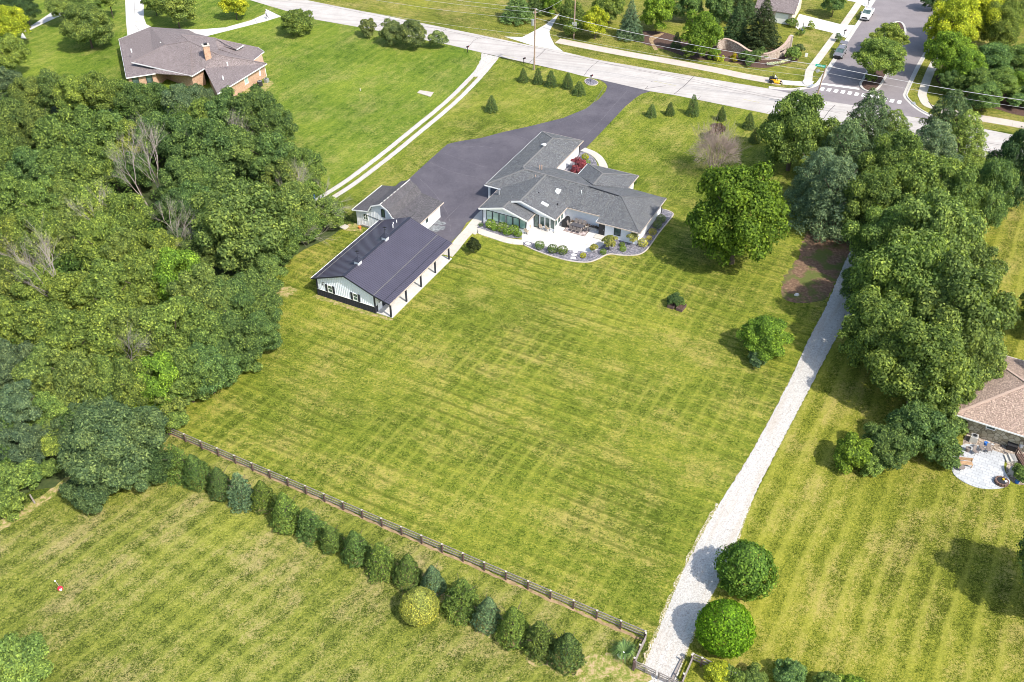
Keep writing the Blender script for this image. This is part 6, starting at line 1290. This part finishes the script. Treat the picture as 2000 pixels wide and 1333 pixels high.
# ------------------------------------------------------------------ mailboxes, signs, small outdoor things
def mailbox(x, y, label, mat='black', h=1.1):
    p = P(x, y); t = thing('mailbox', label, 'mailbox', p); MB().box(p + Vector((0, 0, h / 2)), (.11, .11, h), ANG).build('post', M['grey_wood'] if mat != 'black' else M['black'], t)
    m = MB(); m.box((0, 0, 0), (.55, .24, .18)).tube([(-.275, 0, .09), (.275, 0, .09)], .12, 10); m.xf(Matrix.Translation(p + Vector((.1, .05, h + .08))) @ Matrix.Rotation(ANG + 1.2, 4, 'Z')); b = m.build('box', M[mat], t)
    MB().box(p + Vector((.22, -.05, h + .2)), (.03, .1, .16)).build('flag', M['red'], b)
mailbox(1154, 160, 'black mailbox on a post in the stone ringed bed at the driveway mouth'); mailbox(913, 103, 'mailbox on a pale post by the road left of the gravel drive', 'black'); mailbox(1023, 126, 'dark mailbox at the roadside just left of the tall pole')
mailbox(1648, 71, 'black mailbox beside the concrete house drive'); mailbox(1695, 11, 'black mailbox by the pavement at the top edge')
sheet('stone_ring_bed', smooth_line(V3([P(*q) for q in [(1143, 157), (1150, 154), (1160, 157), (1168, 162), (1163, 167), (1150, 167), (1143, 162)]]), 3, True), .05, M['slate'])
r_ = smooth_line(V3([P(*q) for q in [(1143, 157), (1150, 154), (1160, 157), (1168, 162), (1163, 167), (1150, 167), (1143, 162)]]), 3, True); m = MB(); strip_prism(m, r_ + r_[:1], .13, 0, .12); o = m.build('stone_ring', M['path']); o['kind'] = 'structure'
lp = thing('lamp_post', 'black lamp post on the lawn before the cream house', 'lamp post', P(1567, 61)); MB().cyl(P(1567, 61), .06, 1.9, 8).build('shaft', M['black'], lp); MB().cyl(P(1567, 61, 1.9), .15, .35, 8, .2).build('lantern', M['glass'], lp)
ys = thing('white_yard_sign', 'small white sign standing in the grass by the round shrub', 'sign', P(1574, 112)); MB().box(P(1575, 108, .5), (.55, .05, .9), -.2, .1).build('board', M['white_pl'], ys)
# curved stone entrance walls
def stone_wall(label, top, base_h, thick, mat, win=None, post=None):
    t = thing('stone_wall', label, 'wall', Vector((top[0].x, top[0].y, 0))); line = smooth_line(top, 5); L_, R_ = band(V3(line), thick); m = MB(); k = len(line)
    for i, p in enumerate(line): m.v += [Vector((L_[i].x, L_[i].y, 0)), Vector((L_[i].x, L_[i].y, p.z)), Vector((R_[i].x, R_[i].y, p.z)), Vector((R_[i].x, R_[i].y, 0))]
    lo, hi = (int(win[0] * k), int(win[1] * k)) if win else (-1, -1)
    for i in range(k - 1):
        a, c = 4 * i, 4 * i + 4
        if lo <= i < hi:
            for (z0, z1) in ((0, win[2]), (win[3], None)):
                b = len(m.v)
                for q in (a, c):
                    l, r = m.v[q], m.v[q + 3]; tz = m.v[q + 1].z if z1 is None else z1; m.v += [Vector((l.x, l.y, z0)), Vector((l.x, l.y, tz)), Vector((r.x, r.y, tz)), Vector((r.x, r.y, z0))]
                m.f += [(b, b + 1, b + 5, b + 4), (b + 1, b + 2, b + 6, b + 5), (b + 2, b + 3, b + 7, b + 6), (b, b + 4, b + 7, b + 3)]
                m.f += [(b, b + 3, b + 2, b + 1), (b + 4, b + 5, b + 6, b + 7)]
        else:
            m.f += [(a, a + 1, c + 1, c), (a + 1, a + 2, c + 2, c + 1), (a + 2, a + 3, c + 3, c + 2)]
            m.f += [(a, a + 3, a + 2, a + 1), (c, c + 1, c + 2, c + 3)]
    m.build('wall', M[mat], t)
    cp_ = MB(); L2, R2 = band(V3(line), thick + .16)
    for i, p in enumerate(line): cp_.v += [Vector((L2[i].x, L2[i].y, p.z + .002)), Vector((L2[i].x, L2[i].y, p.z + .12)), Vector((R2[i].x, R2[i].y, p.z + .12)), Vector((R2[i].x, R2[i].y, p.z + .002))]
    for i in range(k - 1):
        a, c = 4 * i, 4 * i + 4; cp_.f += [(a, a + 1, c + 1, c), (a + 1, a + 2, c + 2, c + 1), (a + 2, a + 3, c + 3, c + 2), (a, c, c + 3, a + 3)]
    cp_.build('coping', M['ridge_tan'], t)
    if post is not None: MB().box(Vector((post[0].x, post[0].y, post[1] / 2)), (.6, .6, post[1]), ANG).build('pier', M['path'], t)
    return t
def wt(x, y, h): p = P(x, y, 0); return Vector((p.x, p.y, h))
stone_wall('long curved ledgestone entrance wall with a dipping top and an opening near its right end', [wt(1399, 98, 1.9), wt(1415, 96, 2.1), wt(1438, 103, 1.9), wt(1462, 112, 1.3), wt(1490, 117, 1.2), wt(1512, 115, 1.6), wt(1530, 108, 2.3), wt(1539, 99, 3.0)], 0, .45, 'ledge', (.76, .90, .75, 1.35), (wt(1541, 99, 0), 3.2))
stone_wall('short curved ledgestone entrance wall with an oval opening, right of the side street', [wt(1872, 172, 1.8), wt(1874, 182, 1.7), wt(1882, 190, 1.5), wt(1893, 190, 1.4)], 0, .45, 'ledge', (.2, .75, .6, 1.2))
def flowers(label, line, w, n_, col, seed):
    rs = np.random.RandomState(seed); l = smooth_line(line, 8); t = thing('flower_border', label, 'flowers', l[0]); pos = []
    for _ in range(n_): p = l[rs.randint(len(l))]; pos.append((p.x + rs.uniform(-w, w), p.y + rs.uniform(-w, w), rs.uniform(.1, .45)))
    pos = np.array(pos); nn = rs.normal(size=pos.shape) * .4 + np.array([0, 0, 1]); nn /= np.linalg.norm(nn, axis=1)[:, None]
    o = bpy.data.objects.new('blooms', leaves_mesh('blooms', pos, nn, .085, M['leaf'], rs)); COL.objects.link(o); attach(o, t); o.color = (*col, 1); return t
flowers('white flower border curving before the long stone wall', [P(1501, 128), P(1515, 126), P(1530, 123), P(1543, 117)], .42, 1900, (.62, .66, .62), 1)
flowers('white flower border curving before the short stone wall', [P(1855, 177), P(1862, 186), P(1872, 192), P(1882, 197)], .42, 1700, (.60, .64, .60), 2)
flowers('blooms and foliage low along the white patio wall', [W(-49.6, 117.3), W(-47.5, 117.3), W(-45.0, 117.4)], .22, 500, (.17, .12, .10), 3)
hy = [P(958, 442), P(970, 449), P(985, 451), P(1000, 456), P(1012, 459)]
t = flowers('creamy hydrangea heads scattered under the sunroom windows', hy, .9, 150, (.75, .68, .55), 4)
for c in t.children: c.location.z += .55

# patio at the white house
def chair(base, yaw, label, group, seat='sling', frame='dark_trim', name='patio_chair'):
    t = thing(name, label, 'chair', base, group); Mx = Matrix.Translation(base) @ Matrix.Rotation(yaw, 4, 'Z')
    def b(m, nm, mat): m.xf(Mx); m.build(nm, M[mat], t)
    b(MB().box((0, 0, .42), (.50, .50, .05)), 'seat', seat); b(MB().box((-.27, 0, .74), (.05, .50, .62), 0, 0, -.2), 'backrest', seat)
    for x, y in ((-.23, -.24), (-.23, .24), (.23, -.24), (.23, .24)): b(MB().tube([(x, y, 0), (x, y, .42)], .022, 5), 'leg', frame)
    for y in (-.27, .27): b(MB().tube([(-.27, y, .64), (.22, y, .62), (.23, y, .42)], .022, 5), 'armrest', frame)
    return t
ZP = Vector((0, 0, .065))
for x, y, a, l in ((988 + 4.5, 452.5, 2.4, 'tan sling chair leftmost by the sunroom corner'), (1033.5, 449, 2.8, 'tan sling chair behind the corner chair'), (1057, 449, 2.2, 'tan sling chair left of the small patio table'), (1069, 452, 1.9, 'tan sling chair right of the small patio table')):
    if x < 1000: x, y = 1028.5, 457.5
    chair(P(x, y) + ZP, a - 1.2, l, 'tan sling chairs by the patio doors')
t = thing('side_table', 'small round white table between two tan sling chairs', 'table', P(1063, 449)); p = P(1063, 449) + ZP; MB().cyl(p, .04, .5, 8).build('leg', M['black'], t); MB().cyl(p + Vector((0, 0, .5)), .35, .04, 16).build('top', M['white_pl'], t)
tb_ = P(1128, 449) + ZP; tt = thing('dining_table', 'dark rectangular dining table on the patterned rug', 'table', tb_); TY = ANG
Rz = Matrix.Rotation(TY, 3, 'Z')
MB().box(tb_ + Vector((0, 0, .73)), (2.0, .95, .05), TY).build('top', M['steel_dark'], tt)
for x, y in ((-.95, -.42), (.95, -.42), (.95, .42), (-.95, .42)): MB().box(tb_ + Rz @ Vector((x, y, .36)), (.07, .07, .72), TY).build('leg', M['dark_trim'], tt)
rg = thing('patio_rug', 'patterned brown and cream rug with a dark border under the dining table', 'rug', tb_); MB().box(tb_ + Vector((0, 0, .008)), (3.5, 2.7, .012), TY).build('border', M['deck'], rg); MB().box(tb_ + Vector((0, 0, .018)), (3.3, 2.5, .012), TY).build('field', M['rug'], rg)
for i, (x, y, a) in enumerate([(-.65, -.85, math.pi / 2), (0, -.85, math.pi / 2), (.65, -.85, math.pi / 2), (-.65, .85, -math.pi / 2), (0, .85, -math.pi / 2), (.65, .85, -math.pi / 2), (1.4, 0, math.pi), (-1.4, 0, 0)]):
    chair(tb_ + Rz @ Vector((x, y, .024)), TY + a, 'dark dining chair at the patio table, ' + ['near side left', 'near side middle', 'near side right', 'wall side left', 'wall side middle', 'wall side right', 'right end', 'left end'][i], 'chairs round the patio dining table', 'mesh_seat', 'steel_dark', 'dining_chair')
gb = P(1105, 441) + ZP; gr = thing('barbecue', 'large grill under a black cover at the patio corner', 'barbecue', gb); mm = loft([[(x, -.35, 0.1), (x, .35, 0.1), (x, .35, 1.0), (x, .2, 1.22), (x, -.2, 1.22), (x, -.35, 1.0)] for x in (-.75, .75)]); mm.xf(Matrix.Translation(gb) @ Matrix.Rotation(ANG + math.pi / 2, 4, 'Z')); mm.build('cover', M['black'], gr)
for x in (-.6, .6): MB().tube([gb + Vector((x * .45, x * .9, 0)), gb + Vector((x * .45, x * .9, .12))], .05).build('castor', M['tyre'], gr)
for i, (x, y) in enumerate([(1031, 477), (1123.5, 493), (1120.5, 499), (1119.5, 505)]):
    t = thing('stepping_stone', ['pale stepping stone alone at the left tip of the slate bed', 'stepping stone nearest the patio', 'middle stepping stone of the three', 'stepping stone nearest the lawn'][i], 'stone', P(x, y)); c = P(x, y); r = random.Random(i)
    MB().prism([c + Vector((math.cos(k * .7) * .42 * r.uniform(.85, 1.1), math.sin(k * .7) * .32 * r.uniform(.85, 1.1), 0)) for k in range(9)], .03, .11).build('stone', M['stone_white'], t)
t = thing('patio_step', 'pale concrete step at the back door of the white house', 'step', W(-44.2, 115.2)); MB().box(W(-44.1, 115.2, .12), (1.5, 1.1, .24), ANG).build('tread', M['walk'], t)
t = thing('patio_kerb', 'low tan masonry kerb along the patio wall bed', 'kerb', W(-47, 116.9)); rail(W(-50.0, 116.8, .18), W(-45.2, 116.8, .18), .18, .26, M['walk'], t, 'kerb')
# raised planters on the lawn
def planter(x, y, label, plant):
    c = P(x, y); t = thing('raised_planter', label, 'planter', c); R = Matrix.Rotation(math.radians(58), 3, 'Z'); a = math.radians(58)
    for dx, dy, sx, sy in ((0, -.42, 1.5, .06), (0, .42, 1.5, .06), (-.72, 0, .06, .78), (.72, 0, .06, .78)): MB().box(c + R @ Vector((dx, dy, .22)), (sx, sy, .44), a).build('board', M['post_wood'], t)
    MB().box(c + Vector((0, 0, .17)), (1.4, .78, .3), a).build('soil', M['mulch'], t)
planter(1313, 598, 'left raised timber planter overgrown with leafy vegetables', 1); planter(1330, 603, 'right raised timber planter with bare soil showing', 0)
one(1317, 585, 17, 'S', 'leafy vegetable plants spilling from the left planter', 'S', .75, .1, name='vegetable_plants', cat='plants', trunk=False, col=(.09, .15, .05)); one(1333, 592, 7, 'G', 'small plants at the back of the right planter', 'XS', .9, .2, name='vegetable_plants', cat='plants', trunk=False)
# small things on the grass
p = P(119, 1153); t = thing('red_marker', 'red and white ball on the meadow with a thin stick beside it', 'ball', p)
m = MB(); 
for i in range(7):
    z0 = math.cos(math.pi * i / 6); m.v += [p + Vector((math.sin(math.pi * i / 6) * .26 * math.cos(k * .785), math.sin(math.pi * i / 6) * .26 * math.sin(k * .785), .26 + .26 * z0)) for k in range(8)]
for i in range(6):
    for k in range(8): m.f.append((i * 8 + k, (i + 1) * 8 + k, (i + 1) * 8 + (k + 1) % 8, i * 8 + (k + 1) % 8))
m.build('ball', M['red'], t); MB().box(p + Vector((.12, -.15, .3)), (.2, .2, .2), .4).build('white_panel', M['white_pl'], t); MB().tube([p + Vector((-.05, .1, .4)), p + Vector((-.3, .2, 1.1))], .02).build('stick', M['walk'], t); MB().box(p + Vector((-.32, .2, 1.15)), (.1, .1, .12)).build('tip', M['white_pl'], t)
p = P(611, 388); t = thing('covered_bundle', 'small blue barrel with a yellow cover at the wood edge beside the wheel tracks', 'barrel', p); MB().cyl(p, .38, .85, 12, .34).build('barrel', M['blue'], t); MB().cyl(p + Vector((-.25, .12, .75)), .42, .3, 10, .2).build('cover', plain('yellow tarp', (.72, .50, .12), .7), t)
t = thing('well_cap', 'low concrete rectangle set in the mown lawn left of the wheel tracks', 'slab', P(829, 183)); MB().prism(V3([P(815, 182), P(820, 177.5), P(847, 181.5), P(841, 190)]), 0, .10).build('slab', M['path'], t)
t = thing('utility_marker', 'small green marker post on the lawn behind the brick house', 'marker', P(704, 178)); MB().cyl(P(704, 178), .1, .45, 8).build('post', M['walk'], t)
t = thing('rock', 'small white rock lying on the leaf litter patch', 'rock', P(1556, 577)); m = MB(); c = P(1556, 577); m.v = [c + Vector((math.cos(k) * .4, math.sin(k) * .28, 0.0)) for k in range(6)] + [c + Vector((math.cos(k) * .25, math.sin(k) * .18, .25)) for k in range(6)]; m.f = [(k, (k + 1) % 6, 6 + (k + 1) % 6, 6 + k) for k in range(6)] + [tuple(range(6, 12))]; m.build('stone', M['stone_white'], t)
# right hand patio by the stone house
ZQ = Vector((0, 0, .07))
ac('pale square air conditioner by the stone house wall', P(1900, 862), .46, .85, 'beige', False)
for x, y, a, l in ((1903, 888, -1.2, 'grey wicker armchair left of the row at the patio back edge'), (1916, 882, -1.3, 'grey wicker armchair in the middle of the back row'), (1929, 884, -1.5, 'grey wicker armchair at the right of the back row'), (1874, 893, 0, 'curved wicker chair at the patio left edge')):
    chair(P(x, y) + ZQ, a, l, 'wicker chairs on the stone patio', 'wicker', 'wicker', 'wicker_chair')
t = thing('side_table', 'small round wicker table between the wicker chairs', 'table', P(1889, 882)); p = P(1889, 882) + ZQ; MB().cyl(p, .24, .45, 12).build('base', M['wicker'], t); MB().cyl(p + Vector((0, 0, .45)), .3, .04, 14).build('top', M['wicker'], t)
p = P(1883, 911) + ZQ; t = thing('garden_bench', 'tan wooden bench on the left of the stone patio', 'bench', p); a = math.radians(-8)
for y in (-.2, 0, .2): MB().box(p + Matrix.Rotation(a, 3, 'Z') @ Vector((0, y, .45)), (1.5, .16, .05), a).build('seat_slat', M['tan_wood'], t)
for z in (.62, .78, .92): MB().box(p + Matrix.Rotation(a, 3, 'Z') @ Vector((0, .3, z)), (1.5, .05, .11), a).build('back_slat', M['tan_wood'], t)
for x in (-.7, .7): 
    for y in (-.22, .26): MB().box(p + Matrix.Rotation(a, 3, 'Z') @ Vector((x, y, .24 if y < 0 else .47)), (.07, .07, .46 if y < 0 else .94), a).build('leg', M['tan_wood'], t)
p = P(1868, 905) + ZQ; t = thing('folding_tray', 'white tray table propped beside the wooden bench', 'table', p); MB().box(p + Vector((0, 0, .5)), (.45, .6, .05), .4, .3).build('tray', M['white_pl'], t); MB().tube([p + Vector((0, 0, .48)), p], .03).build('leg', M['steel'], t)
p = P(1875, 918) + ZQ; t = thing('iron_table', 'low dark round iron table before the bench', 'table', p); MB().cyl(p + Vector((0, 0, .38)), .42, .03, 16).build('top', M['wicker'], t)
for k in range(3): MB().tube([p + Vector((math.cos(k * 2.1) * .3, math.sin(k * 2.1) * .3, 0)), p + Vector((0, 0, .38))], .02).build('leg', M['black'], t)
p = P(1955, 944) + ZQ; t = thing('fire_pit', 'round brown stone fire pit with a dark lid on the patio', 'fire pit', p)
for k in range(14):
    q = k * 2 * math.pi / 14; 
    for z in (.09, .27): MB().box(p + Vector((math.cos(q) * .62, math.sin(q) * .62, z)), (.2, .25, .17), q).build('block', M['deck'], t)
MB().cyl(p + Vector((0, 0, .2)), .5, .18, 16).build('lid', M['dark_trim'], t); MB().box(p + Vector((.15, .1, .44)), (.2, .2, .12)).build('yellow_box', M['yellow'], t); MB().box(p + Vector((.3, -.2, .43)), (.25, .2, .1)).build('white_tray', M['white_pl'], t)
p = P(1984, 928); t = thing('storage_bench', 'pale grey storage bench on the river stones', 'storage box', p); MB().box(p + Vector((0, 0, .28)), (1.5, .65, .56), math.radians(-38)).build('box', M['beige'], t); MB().box(p + Vector((0, 0, .60)), (1.56, .7, .07), math.radians(-38)).build('lid', M['walk'], t)
t = thing('patio_steps', 'two pale concrete steps leading up from the patio to the deck', 'steps', P(1975, 900))
for i, (x, y) in enumerate(((1969, 898), (1976, 899))): MB().box(P(x, y) + Vector((0, 0, .12 + .1 * i)), (.72, 1.15, .24 + .2 * i), math.radians(-6)).build('tread', M['beige'], t)
dk = thing('timber_deck', 'brown timber deck with a slatted railing at the right edge', 'deck', P(1990, 900)); o_ = P(1981, 893); d1_ = (P(2000, 925) - o_).normalized(); d2_ = Vector((-d1_.y, d1_.x, 0))
if d2_.x < 0: d2_ = -d2_
for k in range(16): q = o_ + d2_ * (k * .24 + .12); c = q + d1_ * 2.2; MB().box(Vector((c.x, c.y, .5)), (4.4, .22, .05), math.atan2(d1_.y, d1_.x)).build('deck_board', M['deck'], dk)
for k in range(18): c = o_ + d1_ * (.12 + k * .25); MB().box(Vector((c.x, c.y, .78)), (.07, .05, 1.15), math.atan2(d1_.y, d1_.x)).build('baluster', M['deck'], dk)
rail(Vector((o_.x, o_.y, 1.4)), Vector((o_.x, o_.y, 1.4)) + d1_ * 4.4, .09, .07, M['deck'], dk, 'handrail'); 
for k in (0, 4.3): c = o_ + d1_ * k; MB().box(Vector((c.x, c.y, .75)), (.12, .12, 1.5)).build('post', M['deck'], dk)
t = thing('grey_box', 'dark covered box against the stone house wall by the deck', 'box', P(1974, 878)); MB().box(P(1974, 878) + Vector((0, 0, .35)), (1.0, .6, .7), ANG).build('box', M['black'], t); MB().box(P(1974, 878) + Vector((0, 0, .73)), (1.06, .66, .06), ANG).build('lid', M['dark_trim'], t)
for x, y, l, c in ((1925, 869, 'blue plastic tub on the river stones by the wall', 'blue'), (1986, 943, 'blue watering can at the right edge of the patio', 'blue'), (1991, 880, 'white bucket on the deck corner', 'white_pl')):
    z = .52 if 'deck' in l else 0; p = P(x, y) + Vector((0, 0, z)); t = thing('tub', l, 'tub', p); MB().cyl(p, .2, .35, 10, .24).build('tub', M[c], t); MB().tube([p + Vector((-.22, 0, .33)), p + Vector((0, 0, .5)), p + Vector((.22, 0, .33))], .015).build('handle', M['steel'], t)
sheet('paver_strip', V3([P(*q) for q in [(1925, 862), (1942, 868), (1941, 871), (1923, 865)]]), .03, M['stamped'])
